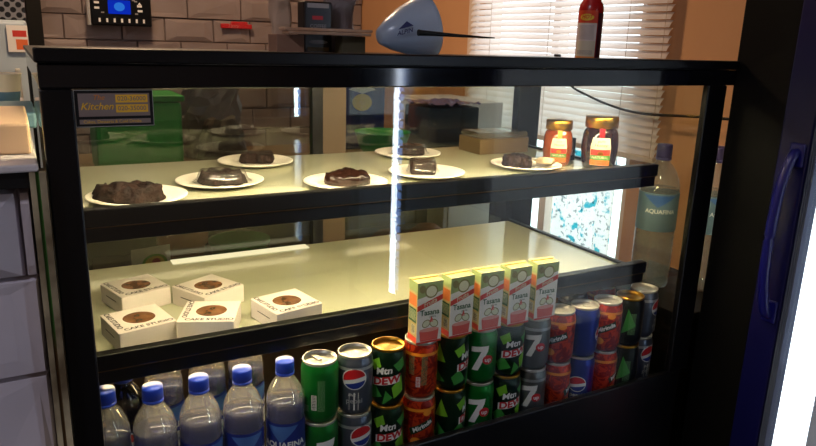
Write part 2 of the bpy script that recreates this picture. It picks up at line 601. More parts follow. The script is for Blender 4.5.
bob('top_panel', mat('satin_black_top', (20, 24, 28), 0.34), case, (.0215, 1.118, .0085, RY + .035, 1.284, 1.289))
bob('top_lip', BLACK, case, (.021, 1.1185, -.004, .008, 1.284, 1.2995), bevel=.002)
bob('front_glass', GLASS, case, (.0555, 1.0475, .006, .010, .7155, 1.2568))
bob('side_glass', GLASS, case, (1.072, 1.076, .021, RY + .004, DECK + .001, 1.2568))
bob('side_glass', GLASS, case, (.026, .030, .031, RY + .004, DECK + .001, 1.2568))
bob('rear_glass_door', REAR_GLASS, case, (.0565, .5085, RY + .007, RY + .011, .882, 1.2568))
bob('rear_glass_door', REAR_GLASS, case, (.5815, 1.0215, RY + .007, RY + .011, .882, 1.2568))
mat('tan_rear_panel', (168, 128, 84), 0.6, rgb2=(150, 112, 72), noise_amt=.2, noise_scale=6)
bob('rear_panel', MATS['tan_rear_panel'], case, (.0565, .5085, RY - .002, RY + .004, DECK + .001, .8815), (.5315, 1.0215, RY - .002, RY + .004, DECK + .001, .8815))
SHELF = mat('frosted_cream_glass', (206, 208, 180), 0.07, spec=0.6, coat=0.6)
LEDW = emis('warm_led_glow', (255, 230, 182), LED_WARM)
TRIMG = mat('brass_line', (110, 78, 40), 0.35, 0.7)
for sz, name in ((S1, 'upper'), (S2, 'lower')):
    s = bob('shelf', SHELF, case, (.0575, 1.004, SF + .0165, RY - .006, sz - .030, sz - .022), bevel=.001)
    s['label'] = name + ' frosted cream glass shelf'
    bm = B()
    box(bm, .0575, 1.010, SF, SF + .016, sz - .021, sz + .0006, bevel=.0015)
    box(bm, .0575, 1.008, SF + .003, SF + .016, sz - .0405, sz - .0224, bevel=.0015)
    ob('front_edge', bm, BLACK, s)
    bob('brass_line', TRIMG, s, (.0575, 1.008, SF + .0018, SF + .0158, sz - .0223, sz - .0211))
    bob('bracket', BLACK, s, (1.0045, 1.0135, SF + .017, RY - .006, sz - .036, sz - .018))
    bob('bracket', BLACK, s, (.0565, .0573, SF + .017, RY - .006, sz - .036, sz - .018))
    x1, yl = (.98, SF + .0175) if name == 'upper' else (.54, .150)
    bob('led_strip', LEDW if name == 'upper' else emis('warm_low_led_glow', (255, 222, 166), LED_WARM * 1.0), s, (.07, x1, yl, yl + .008, sz - .0365, sz - .0310))
bob('led_strip', emis('warm_top_led_glow', (255, 230, 184), LED_WARM * 2.2), case, (.07, 1.0, .034, .044, 1.264, 1.270))
bob('rear_glow_band', emis('warm_rear_band_glow', (255, 238, 190), 1.1), case, (.225, .490, .448, .472, P2 + .0004, P2 + .0020))  # added glowing sheet, stands in for a bright band on the shelf

# sticker on the glass
stk = bob('glass_sticker', BLACKM, case, (.0556, .1345, .0020, .0055, 1.2165, 1.2565))
pr = Print()
W_, H_ = .079, .039
for (a, b, c, d) in ((-.0397, .0397, .0190, .0195), (-.0397, .0397, -.0195, -.0190), (-.0397, -.0392, -.019, .019), (.0392, .0397, -.019, .019)):
    pr.rect(a, b, c, d, 0)
pr.rect(-.036, .036, -.0085, .016, 1)
pr.rect(-.036, .036, -.0165, -.0115, 1)
pr.text('The', -.016, .0115, .0075, 3, 2, 0.3)
pr.text('Kitchen', -.018, .002, .0105, 2, 2, 0.3, 0.01)
pr.rect(.001, .034, .006, .0145, 2, 1).rect(.001, .034, -.0045, .0040, 2, 1)
pr.text('020-36000', .0175, .0102, .0068, 1, 2, 0, .01).text('020-35000', .0175, -.0003, .0068, 1, 2, 0, .01)
pr.text('Cakes, Desserts & Cold Drinks', -.003, -.0142, .0046, 2, 2)
pr.flat('sticker_printing', [mat('sticker_grey', (170, 168, 166)), mat('sticker_plate', (132, 116, 110)), mat('sticker_gold', (236, 184, 50), 0.5), mat('sticker_orange', (216, 130, 40))], stk,
        (.0948, .0019, 1.2365), (1, 0, 0), (0, 0, 1), 0.00015)

# ================================================================== ON THE UPPER SHELF: plates, brownies, jars
PAPER = mat('white_paper_plate', (246, 240, 228), 0.45)
CHOC = mat('brownie_crumb', (44, 25, 18), 0.7, spec=.3, rgb2=(20, 11, 8), noise_amt=.12, noise_scale=130, bump=1.0)
CHOCG = mat('glossy_chocolate', (44, 23, 17), 0.26, rgb2=(30, 15, 11), noise_amt=.15, noise_scale=40, bump=.4)
FILM = clear('cling_film', (250, 250, 250), 0.05, 0.08, (235, 225, 220), 0.05)


def make_plate():
    t = thing('paper_plate', '', 'plate', (0, 0, 0), 0, 'white plates of brownies on the upper shelf')
    bm = B()
    PS = 1.13
    lathe(bm, [(q * PS, z) for q, z in [(0, .0008), (.036, .0008), (.041, .0020), (.047, .0058), (.0575, .0085), (.0592, .0078), (.0592, .0068), (.0572, .0074), (.0475, .0044), (.042, .0006), (.036, 0), (0, 0)]], 40)
    ob('dish', bm, PAPER, t)
    bm = B()
    lathe(bm, [(q * PS, z) for q, z in [(.0375, .00085), (.0395, .0013), (.0385, .00155), (.037, .0011)]], 40)
    ob('ridge', bm, PAPER, t)
    return t


PL = [  # x, y, label
    (.137, .188, 'white paper plate under the wide crumbly brownie at the case corner post'),
    (.2686, .255, 'white paper plate under the wrapped round-backed brownie, second from corner post'),
    (.371, .404, 'white paper plate under the square-cut dark brownie at the shelf back'),
    (.448, .178, 'white paper plate under the shiny smooth brownie in the shelf middle'),
    (.614, .208, 'white paper plate under the dark block brownie on the bright reflection'),
    (.683, .400, 'white paper plate under the low brownie behind the dark block brownie'),
    (.834, .212, 'white paper plate under the brownie in front of the brown box'),
]
p0 = make_plate()
for i, (x, y, lab) in enumerate(PL):
    if i == 0:
        p0.location = (x, y, P1 + .0003); p0['label'] = lab
    else:
        dup(p0, (x, y, P1 + .0003), i * .5, lab)


def brownie(name, label, x, y, w, d, h, rz, seed, material, dome=0.0, power=4.0, film=False, rough=.0035):
    bm = B()
    nx = 22
    def shape(gx, gy, top, grow=0.0):
        # superellipse slab
        a = math.atan2(gy, gx)
        rr = (abs(math.cos(a)) ** power + abs(math.sin(a)) ** power) ** (-1 / power)
        return a, rr
    rings = []
    prof = [(0.93, 0.0), (1.0, 0.10), (1.02, 0.3), (1.01, .5), (1.0, 0.7), (0.96, 0.88), (0.90, 0.97), (0.8, 1.0), (.68, 1.0), (.55, 1.0), (0.42, 1.0), (.3, 1.0), (0.18, 1.0), (.07, 1.0)]
    n = 72
    for (s, zz) in prof:
        ring = []
        for k in range(n):
            a = 2 * math.pi * k / n
            rr = (abs(math.cos(a)) ** power + abs(math.sin(a)) ** power) ** (-1 / power)
            px, py = w / 2 * s * rr * math.cos(a), d / 2 * s * rr * math.sin(a)
            pz = zz * h * (1 + dome * (1 - s))
            nv = noise.noise_vector(Vector((px * 45 + seed, py * 45, pz * 45)))
            nv2 = noise.noise_vector(Vector((px * 140, py * 140 + seed, pz * 140)))
            q = Vector((px, py, pz)) + nv * rough * .7 + nv2 * rough * .55 + noise.noise_vector(Vector((px * 380, py * 380, pz * 380 + seed))) * rough * .18
            q.z = max(q.z, 0.0)
            if zz == 0:
                q.z = 0
            ring.append(bm.verts.new(q))
        rings.append(ring)
    for a, b in zip(rings, rings[1:]):
        for k in range(n):
            bm.faces.new((a[k], a[(k + 1) % n], b[(k + 1) % n], b[k])).smooth = True
    bm.faces.new(rings[-1]).smooth = True
    bm.faces.new(rings[0][::-1])
    t = thing(name, label, 'brownie', (x, y, P1 + .0012), rz, 'brownies on the upper shelf')
    ob('cake', bm, material, t)
    if film:
        bm = B()
        rings = []
        for s, zz in ((1.35, .16), (1.2, .35), (1.09, .8), (1.0, 1.10), (.6, 1.13), (.1, 1.10)):
            ring = []
            for k in range(48):
                a = 2 * math.pi * k / 48
                rr = (abs(math.cos(a)) ** 3 + abs(math.sin(a)) ** 3) ** (-1 / 3)
                wob = 1 + .07 * noise.noise(Vector((math.cos(a) * 5 + seed, math.sin(a) * 5, s * 3)))
                px, py = w / 2 * s * rr * math.cos(a) * wob, d / 2 * s * rr * math.sin(a) * wob
                pz = zz * h * (1 + dome * max(0, 1 - s)) + .0022 * noise.noise(Vector((px * 90, py * 90, seed)))
                ring.append(bm.verts.new((px, py, max(pz, .004))))
            rings.append(ring)
        for a, b in zip(rings, rings[1:]):
            for k in range(48):
                bm.faces.new((a[k], a[(k + 1) % 48], b[(k + 1) % 48], b[k])).smooth = True
        bm.faces.new(rings[-1])
        f = ob('cling_film', bm, FILM, t)
        f['label'] = 'crinkled clear plastic film'
    return t


brownie('brownie', 'wide crumbly dark brownie on the plate next to the corner post', .126, .182, .088, .056, .020, -.3, 1, CHOC, .35, 2.6, rough=.009)
brownie('brownie', 'brownie loosely wrapped in shiny film, second from the corner post', .272, .255, .066, .046, .019, -.25, 2, CHOC, .1, 3.0, True, .008)
brownie('brownie', 'square-cut dark brownie with sharp edges at the back of the shelf', .378, .418, .058, .042, .018, -.4, 3, CHOC, .0, 8, False, .003)
brownie('brownie', 'smooth shiny chocolate brownie in the middle of the upper shelf', .455, .186, .070, .056, .017, -.4, 4, CHOCG, .3, 2.4, False, .005)
brownie('brownie', 'upright dark block brownie beside the vertical light reflection', .614, .222, .044, .040, .022, -.5, 5, CHOC, .0, 8, True, .003)
brownie('brownie', 'low film-wrapped brownie behind the dark block brownie', .694, .410, .056, .046, .017, -.4, 6, CHOC, .1, 3, True, .005)
brownie('brownie', 'brownie with a torn wrapper corner in front of the brown box', .815, .216, .050, .044, .021, -.4, 8, CHOC, .2, 4, False, .007)
bm = B()
for k in range(5):
    a = k * 1.3
    vs = [bm.verts.new((.006 * k - .012 + random.uniform(-.004, .004), random.uniform(-.012, .012), random.uniform(.002, .012))) for _ in range(3)]
lathe(bm, [(0, 0), (.014, .001), (.018, .005), (.013, .010), (.004, .012), (0, .0125)], 14, squash=lambda a, z: 1 + .3 * math.sin(3 * a + z * 300) + .15 * math.sin(7 * a))
for v in [v for v in bm.verts if not v.link_faces]:
    bm.verts.remove(v)
o = ob('crumpled_wrapper', bm, mat('cream_wrapper', (224, 200, 160), 0.4))
o.location = (.867, .196, P1 + .0075)
tag(o, 'crumpled cream wrapper on the plate in front of the amber honey jar', 'wrapper')


def jar(label, x, y, r, h, glassmat, rz, seal):
    t = thing('honey_jar', label, 'jar', (x, y, P1 + .0003), rz, 'honey jars on the upper shelf')
    sq = lambda a, z: 1.0
    bm = B()
    lathe(bm, [(0, 0), (r * .80, 0), (r * .88, h * .03), (r * .93, h * .12), (r, h * .34), (r, h * .50), (r * .95, h * .66), (r * .88, h * .73), (r * .80, h * .765), (r * .80, h * .80), (0, h * .80)], 32)
    ob('glass', bm, glassmat, t)
    bm = B()
    lathe(bm, [(r * .81, h * .785), (r * .90, h * .79), (r * .90, h * .975), (r * .86, h), (0, h)], 40)
    ob('lid', bm, GOLD, t)
    p = Print()
    w = r * .54
    p.poly([(-w, h * .10), (w, h * .10), (w * 1.05, h * .45), (w * .85, h * .62), (-w * .85, h * .62), (-w * 1.05, h * .45)], 0, 0)
    p.rect(-w, w, h * .29, h * .40, 1, 1).rect(-w, w, h * .20, h * .29, 2, 1).rect(-w, w, h * .105, h * .20, 3, 1)
    p.disc(0, h * .335, w * .3, h * .035, 4, 2)
    p.text('Honey', 0, h * .48, r * .26, 5, 2, .2).text('pure', 0, h * .555, r * .2, 5, 2, .2).text('NATURAL', 0, h * .245, r * .2, 0, 2)
    p.rect(-w * .28, w * .28, h * .63, h * .80, 6, 1)
    p.wrap('paper_label', [CREAM, mat('label_red', (190, 54, 36)), mat('label_green', (70, 130, 46)), mat('label_orange', (226, 110, 40)), GOLD, INK, seal], t, r * 1.005)
    return t


AMBER = mat('amber_honey', (136, 62, 14), 0.08, coat=.5)
AMBER.node_tree.nodes['Principled BSDF'].inputs['Subsurface Weight'].default_value = 0.4
AMBER.node_tree.nodes['Principled BSDF'].inputs['Subsurface Radius'].default_value = (.03, .012, .003)
DKH = mat('dark_honey', (30, 10, 9), 0.08, coat=.4)
jar('amber honey jar with gold lid, the smaller and paler of two', .913, .218, .0280, .0866, AMBER, -.62, mat('seal_gold', (206, 168, 70), 0.4))
jar('dark brown honey jar with gold lid and red seal at the shelf end', .966, .160, .0340, .0985, DKH, -.7, mat('seal_red', (150, 28, 36), 0.4))
t = thing('pastry_box', 'brown card pastry box with clear lid behind the plates', 'box', (.895, .400, P1 + .0003), .0)
bob('tray', mat('brown_card', (100, 82, 58), 0.5), t, (-.065, .062, -.04, .04, 0, .032), bevel=.002)
bob('clear_lid', clear('clear_lid_plastic', (235, 235, 235), .08, .03, (160, 150, 130), .25), t, (-.063, .06, -.038, .038, .0322, .044), bevel=.004)
t = thing('small_carton', 'small black carton behind the amber honey jar', 'carton', (.965, .262, P1 + .0003), -.3)
bob('carton_body', BLACKM, t, (-.022, .022, -.014, .014, 0, .045), bevel=.001)
Print().rect(.002, .016, .010, .022, 0).flat('carton_mark', [mat('pale_pink_mark', (206, 150, 140))], t, (0, -.014, 0), (1, 0, 0), (0, 0, 1), .0002)

# ================================================================== ON THE LOWER SHELF: cake boxes
BOXW = mat('white_cake_box', (240, 230, 224), 0.5)
CAKEIN = mat('brown_cake_window', (96, 62, 36), 0.25, rgb2=(150, 104, 70), noise_amt=.2, noise_scale=50, coat=.3)


def cake_box():
    t = thing('cake_box', '', 'box', (0, 0, 0), 0, 'white cake boxes on the lower shelf')
    hw, hh = .0385, .029
    bm = B(); box(bm, -hw, hw, -hw, hw, 0, hh - .0006, bevel=.0008)
    ob('carton', bm, BOXW, t)
    bm = B()
    n = 40
    outer = []
    for k in range(n):
        a = 2 * math.pi * k / n
        mx = max(abs(math.cos(a)), abs(math.sin(a)))
        outer.append(bm.verts.new((hw * math.cos(a) / mx, hw * math.sin(a) / mx, hh)))
    inner = [bm.verts.new((.002 + .0215 * math.cos(2 * math.pi * k / n), .002 + .0215 * math.sin(2 * math.pi * k / n), hh)) for k in range(n)]
    low = [bm.verts.new((v.co.x, v.co.y, hh - .0006)) for v in inner]
    for k in range(n):
        j = (k + 1) % n
        bm.faces.new((outer[k], outer[j], inner[j], inner[k]))
        bm.faces.new((inner[k], inner[j], low[j], low[k]))
    ob('lid', bm, BOXW, t, recalc=False)
    bm = B(); lathe(bm, [(.0215, hh - .0005), (0, hh - .0004)], 40, c=(.002, .002, 0))
    ob('round_window', bm, CAKEIN, t)
    p = Print()
    p.text('CAKE STUDIO', -.0 + .004, -.0310, .0104, 0, 0, 0, .035)
    p.flat('front_lettering', [INK], t, (0, 0, hh), (1, 0, 0), (0, 1, 0), .0002)
    Print().text('CAKE STUDIO', -.0315, .007, .0098, 0, 0, 0, .035, -math.pi / 2).flat('side_lettering', [INK], t, (0, 0, hh), (1, 0, 0), (0, 1, 0), .0002)
    Print().rect(-.018, .018, -.0007, .0007, 0).flat('side_slot', [INK], t, (-hw, 0, .016), (0, -1, 0), (0, 0, 1), .0002)
    return t


CB = [(.115, .083, -.06 + math.pi / 2, 'white cake box with a round window nearest the black corner post at the front'),
      (.135, .215, .42 - .1, 'white cake box behind the corner one, set askew at the back'),
      (.226, .168, .42, 'white cake box behind the front middle one, dark window facing up'),
      (.211, .100 - .02, -.32, 'white cake box in the front row, second from the corner post'),
      (.313, .098, .13 - .18, 'white cake box standing alone in the open middle of the shelf')]
c0 = cake_box()
CB = [(.1205, .142, .196, CB[0][3]), (.137, .279, .283, CB[1][3]), (.238, .233, .45, CB[2][3]), (.2150, .127, -.40, CB[3][3]), (.3265, .120, .20, CB[4][3])]
for i, (x, y, rz, lab) in enumerate(CB):
    if i == 0:
        c0.location = (x, y, P2 + .0003); c0.rotation_euler[2] = rz; c0['label'] = lab
    else:
        dup(c0, (x, y, P2 + .0003), rz, lab)

# ================================================================== CANS
CR, CHT = .0271, .094
GREEN7 = mat('can_green', (10, 120, 40), 0.30, 0.55)
DIET = mat('can_blue_grey', (96, 104, 122), 0.32, 0.7)
DEWM = mat('can_dark_green', (8, 40, 22), 0.30, 0.5)
SILV7 = mat('can_grey', (112, 116, 118), 0.32, 0.7)
BLUEC = mat('can_blue', (14, 44, 150), 0.30, 0.55)
DARKC = mat('can_blackish', (26, 32, 28), 0.32, 0.5)
ORNG = mat('can_orange_swirl', (214, 62, 22), 0.32, 0.45, rgb2=(150, 24, 14), noise_amt=.03, noise_scale=55, detail=1)
nt = ORNG.node_tree
for n in nt.nodes:
    if n.type == 'TEX_NOISE':
        n.inputs['Distortion'].default_value = 2.5
PWHITE = mat('print_white', (236, 236, 236), 0.4)
PRED = mat('print_red', (200, 24, 34), 0.4)
PBLUE = mat('print_blue', (20, 48, 140), 0.4)
PLIME = mat('print_lime', (120, 190, 40), 0.4)
PDK = mat('print_dark_green', (10, 52, 26), 0.4)
PGREEN = mat('print_bright_green', (60, 150, 60), 0.4)
PALE = mat('print_pale_green', (120, 170, 120), 0.5)
PYEL = mat('print_yellow', (236, 200, 60), 0.4)
PORN = mat('print_orange', (250, 150, 40), 0.4)


def barcode(p, cx, cz, w, h, a, b):
    p.rect(cx - w / 2, cx + w / 2, cz - h / 2, cz + h / 2, a, 1)
    z = cz - h / 2 + .001
    k = 0
    while z < cz + h / 2 - .001:
        d = (.0005, .0009, .0006, .0012)[k % 4]
        p.rect(cx - w / 2 + .0008, cx + w / 2 - .0008, z, z + d, b, 2)
        z += d + .0007
        k += 1


def small_lines(p, cx, z0, z1, w, mi, seed):
    r = random.Random(seed)
    z = z0
    while z < z1:
        x = cx - w / 2
        while x < cx + w / 2:
            ln = r.uniform(.001, .004)
            p.rect(x, min(x + ln, cx + w / 2), z, z + .0008, mi, 1)
            x += ln + .0008
        z += .0020


def globe(p, cx, cz, r, tilt=.25):
    p.disc(cx, cz, r * 1.1, mi=0, layer=0)
    p.disc(cx, cz, r, mi=1, layer=1, a0=tilt, a1=math.pi + tilt - .05)
    p.disc(cx, cz, r, mi=2, layer=1, a0=math.pi + tilt + .35, a1=2 * math.pi + tilt - .45)


def seven(p, cx, cz, s, mi=0, red=1):
    p.poly([(cx - .42 * s, cz + .62 * s), (cx + .45 * s, cz + .72 * s), (cx + .40 * s, cz + .40 * s), (cx - .05 * s, cz - .72 * s), (cx - .36 * s, cz - .72 * s), (cx + .08 * s, cz + .38 * s), (cx - .42 * s, cz + .33 * s)], mi, 1)
    p.disc(cx + .42 * s, cz - .10 * s, .27 * s, mi=red, layer=2)
    p.text('up', cx + .42 * s, cz - .10 * s, .34 * s, mi, 3, 0, .02)


def can(name, label, body, lid, draw, pm, band=None):
    t = thing(name, label, 'can', (0, 0, 0), 0, 'stacked soda cans in the bottom of the case')
    r, h = CR, CHT
    bm = B()
    lathe(bm, [(0, .004), (r * .70, .003), (r * .76, 0), (r * .82, .0015), (r * .98, .010), (r, .013), (r, h - .016), (r * .985, h - .012), (r * .90, h - .0045)], 36)
    ob('body', bm, body, t)
    bm = B()
    lathe(bm, [(r * .90, h - .0046), (r * .925, h - .002), (r * .92, h), (r * .88, h), (r * .85, h - .003), (r * .82, h - .0045), (r * .45, h - .0040), (0, h - .0040)], 36)
    l = ob('lid', bm, lid, t)
    bm = B()
    lathe(bm, [(0, h - .0036), (.0035, h - .0036), (.004, h - .0028), (0, h - .0026)], 12)
    box(bm, -.0045, .0045, -.014, .002, h - .0036, h - .0027, bevel=.0004)
    box(bm, -.006, .006, -.019, -.0135, h - .0036, h - .0027, bevel=.0004)
    ob('pull_tab', bm, SILVER if lid is not GOLD else GOLD, l)
    p = Print()
    draw(p)
    p.items = [([(x * .92, y * .832) for x, y in vs], fs, mi_, ly) for vs, fs, mi_, ly in p.items]
    if band is not None:
        p.rect(-math.pi * r, math.pi * r, h - .0215, h - .0165, band, 0)
    q = Print()
    q.items = [it for it in p.items if sum(v[0] for v in it[0]) / len(it[0]) > r * 1.25]
    p.items = [it for it in p.items if it not in q.items]
    p.wrap('front_print', pm, t, r)
    if q.items:
        q.wrap('barcode_print', pm, t, r)
    return t


def d_green(p):
    seven(p, 0, .056, .036)
    z = CHT * .5
    x = math.pi * CR
    barcode(p, .068, .042, .008, .028, 0, 2)
    small_lines(p, .0795, .026, .084, .011, 3, 1)
    small_lines(p, .055, .024, .036, .008, 3, 2)


def d_silver7(p):
    seven(p, 0, .056, .034)
    small_lines(p, .07, .03, .08, .012, 0, 4)


def d_diet(p):
    globe(p, 0, .072, .0185)
    p.rect(-.0012, .0012, .012, .046, 0, 0).rect(.006, .0068, .012, .046, 0, 0).rect(-.0085, -.0078, .012, .046, 0, 0)
    p.text('diet', -.004, .042, .008, 0, 1, .2).text('pepsi', 0, .030, .013, 3, 2, 0, .02)


def d_blue(p):
    globe(p, 0, .052, .0165)
    p.text('pepsi', 0, .026, .012, 0, 1, 0, .02)
    small_lines(p, .07, .03, .08, .012, 0, 6)


def d_dew(p):
    p.poly([(-.030, .085), (-.012, .098), (-.008, .080), (-.022, .070)], 0, 0)
    p.poly([(.010, .040), (.028, .062), (.032, .030), (.014, .018)], 0, 0)
    p.poly([(-.034, .030), (-.020, .046), (-.006, .022), (-.028, .014)], 1, 0)
    p.poly([(.012, .084), (.030, .097), (.036, .078), (.022, .070)], 1, 0)
    p.poly([(.045, .02), (.062, .05), (.075, .022)], 0, 0).poly([(.040, .06), (.060, .095), (.066, .062)], 1, 0)
    p.poly([(-.045, .06), (-.058, .095), (-.070, .058)], 0, 0).poly([(-.045, .02), (-.064, .045), (-.072, .016)], 1, 0)
    p.text('Mtn', -.004, .072, .0175, 2, 1, .25, .03, .18)
    p.poly([(-.024, .041), (.024, .050), (.024, .065), (-.024, .056)], 2, 1)
    p.text('DEW', 0, .0532, .0195, 3, 2, .2, .04, .18, 1.05)
    p.poly([(-.005, .006), (.012, .020), (.0, .034)], 1, 0)


def d_orange(p):
    p.poly([(-.020, .038), (.020, .060), (.017, .074), (-.024, .052)], 3, 1)
    p.text('Mirinda', -.001, .0565, .0125, 0, 2, .2, .03, .5)
    p.disc(.008, .084, .008, .006, mi=2, layer=1).disc(-.012, .026, .009, .008, mi=2, layer=1)
    barcode(p, .072, .036, .007, .020, 0, 1)
    small_lines(p, .082, .03, .088, .010, 4, 8)
    small_lines(p, .060, .050, .088, .010, 4, 9)


def d_dark(p):
    p.poly([(-.016, .03), (-.006, .09), (.012, .05)], 0, 0)
    small_lines(p, .004, .03, .08, .014, 1, 12)


CG = can('lime_soda_can', '', GREEN7, SILVER, d_green, [PWHITE, PRED, PDK, PALE])
CD = can('cola_can', '', DIET, SILVER, d_diet, [PWHITE, PRED, PBLUE, mat('print_silver', (190, 194, 200), .3, .6)], 3)
CE = can('citrus_soda_can', '', DEWM, GOLD, d_dew, [PLIME, PGREEN, PWHITE, PRED])
CO = can('orange_soda_can', '', ORNG, SILVER, d_orange, [PWHITE, PRED, PORN, PDK, PALE], 2)
CS = can('lime_soda_can', '', SILV7, SILVER, d_silver7, [PWHITE, PRED, MATS['print_silver']], 2)
CBL = can('cola_can', '', BLUEC, SILVER, d_blue, [PWHITE, PRED, PBLUE])
CK = can('dark_soda_can', '', DARKC, GOLD, d_dark, [PGREEN, PALE])
KIND = dict(G=CG, D=CD, E=CE, O=CO, S=CS, B=CBL, K=CK)
back = math.radians(-150)
COLS = [  # x, kind, turn of lower, turn of upper, words
    (.349, 'G', .35, back, 'bright green soda can beside the last water bottle', 'barcode side out'),
    (.4045, 'D', .5, .0, 'blue-grey cola can with a round emblem', 'emblem square on'),
    (.4605, 'E', .2, -.1, 'dark green soda can with lime shards beside the blue-grey cans', 'gold lid showing'),
    (.5175, 'O', .3, back + .1, 'orange-red soda can under the first juice carton', 'barcode side out'),
    (.5755, 'E', 1.5, 1.2, 'dark green soda can under the second juice carton', ''),
    (.6315, 'G', 0, 0, 'green soda can under the middle juice carton', ''),
    (.6875, 'E', .5, .5, 'dark green soda can under the fourth juice carton', ''),
    (.7435, 'S', 0, 0, 'grey soda can with a white numeral under the last juice carton', ''),
    (.7995, 'O', 1.5, -.05, 'orange-red soda can just past the juice cartons', 'lettering out'),
    (.8555, 'B', 0, 1.6, 'plain blue cola can between two orange-red cans', ''),
    (.9115, 'O', 1.4, .1, 'orange-red soda can beyond the blue cola can', ''),
    (.9675, 'K', .2, .2, 'blackish soda can with a gold lid near the right post', ''),
    (1.0235, 'D', 1.0, 1.4, 'blue-grey silver-lidded can closest to the right post', '')]
CY = .044
used = set()
Z_UP = DECK + .0003 + CHT + .0002
for x, k, r0, r1, words_, extra in COLS:
    for lev, rot in ((0, r0), (1, r1)):
        lab = words_ + (', upper of its stack' if lev else ', lower of its stack')
        rz = -math.atan2(x, .864) + rot
        loc = (x, CY if x < 1 else .062, Z_UP if lev else DECK + .0003)
        if k not in used:
            used.add(k)
            KIND[k].location = loc; KIND[k].rotation_euler[2] = rz; KIND[k]['label'] = lab
        else:
            dup(KIND[k], loc, rz, lab)
for x, k, w_ in ((.890, 'S', 'grey soda can in the second row behind the blue can'), (.962, 'O', 'orange-red soda can in the second row near the right post')):
    for lev in (0, 1):
        dup(KIND[k], (x, .112, Z_UP if lev else DECK + .0003), -.9, w_ + (', on top' if lev else ', underneath'))

# ================================================================== JUICE CARTONS
CARD = mat('carton_white', (242, 238, 232), 0.4, coat=.2)
CTOP = mat('carton_top_yellow', (206, 188, 116), 0.45)
CSIDE = mat('carton_side_cream', (196, 176, 120), 0.5)
JG = mat('carton_leaf_green', (160, 178, 118), 0.45)
JR = mat('carton_red', (206, 58, 44), 0.45)
JPK = mat('carton_guava_pink', (222, 92, 84), 0.4)
JW = mat('carton_guava_flesh', (226, 226, 196), 0.5)
JDG = mat('carton_dark_green', (38, 90, 50), 0.5)
JOL = mat('carton_olive', (140, 134, 84), 0.5)


def juice():
    t = thing('juice_carton', '', 'juice carton', (0, 0, 0), 0, 'guava juice cartons standing on the cans')
    w, d, h = .0218, .0135, .0985
    bm = B()
    box(bm, -w, w, -d, d, 0, h, bevel=.0008)
    bm.normal_update()
    for f in bm.faces:
        if f.normal.z > .9:
            f.material_index = 1
        elif f.normal.x < -.9:
            f.material_index = 2
    ob('carton_body', bm, [CARD, CTOP, CSIDE], t)
    bm = B(); box(bm, -w, w, .002, .007, h, h + .0022, bevel=.0006); ob('top_seal', bm, CTOP, t)
    p = Print()
    W_ = .0245
    p.rect(-W_, W_, .088, .105, 0, 0)
    p.poly([(-W_, .078), (W_, .088), (W_, .090), (-W_, .090)], 0, 0)
    p.disc(.002, .089, .0125, .0115, 1, 1).disc(.002, .089, .010, .009, 2, 2).disc(-.015, .094, .006, .007, 1, 1, rot=.4)
    p.poly([(-W_, .066), (W_, .082), (W_, .073), (-W_, .057)], 3, 3)
    p.text('Fruita', 0, .0698, .011, 2, 4, .25, .01, .31)
    p.text('Tasana', 0, .053, .0135, 4, 3, 0, .02)
    p.text('guava', .006, .0455, .0055, 4, 3)
    p.disc(-.006, .034, .0085, .0065, 5, 1, rot=.5).disc(-.006, .034, .0068, .005, 2, 2, rot=.5).disc(.009, .033, .009, .007, 5, 1, rot=-.5).disc(.009, .033, .0072, .0055, 2, 2, rot=-.5)
    p.poly([(.0, .036), (.004, .047), (.008, .036)], 6, 2)
    p.poly([(-.017, .004), (.017, .004), (.019, .024), (-.019, .022)], 6, 3).disc(0, .023, .019, .0035, 7, 4)
    p.rect(-W_, W_, .0, .0035, 3, 3)
    p.items = [([(x * .89, y * .93) for x, y in vs], fs, mi_, ly) for vs, fs, mi_, ly in p.items]
    p.flat('front_print', [JG, MATS['carton_olive'], JW, JR, JDG, JOL, JPK, mat('carton_glass_rim', (232, 160, 150))], t, (0, -d, 0), (1, 0, 0), (0, 0, 1), .0001)
    p = Print()
    p.rect(-d, d, .088, .105, 1, 0).rect(-d + .002, d - .002, .064, .084, 2, 0).rect(-d + .002, d - .002, .036, .060, 0, 0).rect(-d, d, .002, .012, 3, 0)
    barcode(p, .003, .024, .012, .016, 4, 5)
    small_lines(p, 0, .040, .058, .020, 4, 3)
    p.items = [([(x, y * .93) for x, y in vs], fs, mi_, ly) for vs, fs, mi_, ly in p.items]
    p.flat('side_print', [JDG, JG, mat('carton_orange', (214, 120, 60)), JR, JW, INK], t, (-w, 0, 0), (0, -1, 0), (0, 0, 1), .0001)
    return t


j0 = juice()
JB = [(.5165, 'first guava juice carton, standing on the orange-red can'), (.5735, 'second guava juice carton from the orange-red can'),
      (.6300, 'middle guava juice carton of the five, above the green can with the numeral'), (.6855, 'fourth guava juice carton, between the middle and the last'),
      (.7420, 'last guava juice carton, standing on the grey can')]
for i, (x, lab) in enumerate(JB):
    loc = (x, .033, Z_UP + CHT + .0003)
    rz = (-.02, .03, -.02, .02, -.04)[i]
    if i == 0:
        j0.location = loc; j0.rotation_euler[2] = rz; j0['label'] = lab
    else:
        dup(j0, loc, rz, lab)

# ================================================================== WATER BOTTLES
PET = clear('clear_bottle_plastic', (246, 248, 250), 0.09, 0.05, (232, 228, 220), 0.20)
WATER = clear('bottled_water', (80, 108, 200), 0.06, 0.02, (26, 52, 140), 0.5)
CAPB = mat('blue_cap', (24, 62, 190), 0.38)
LABB = mat('label_deep_blue', (18, 40, 130), 0.4)
LABW = mat('label_pale', (196, 206, 224), 0.4)
LABM = mat('label_mid_blue', (70, 110, 180), 0.4)


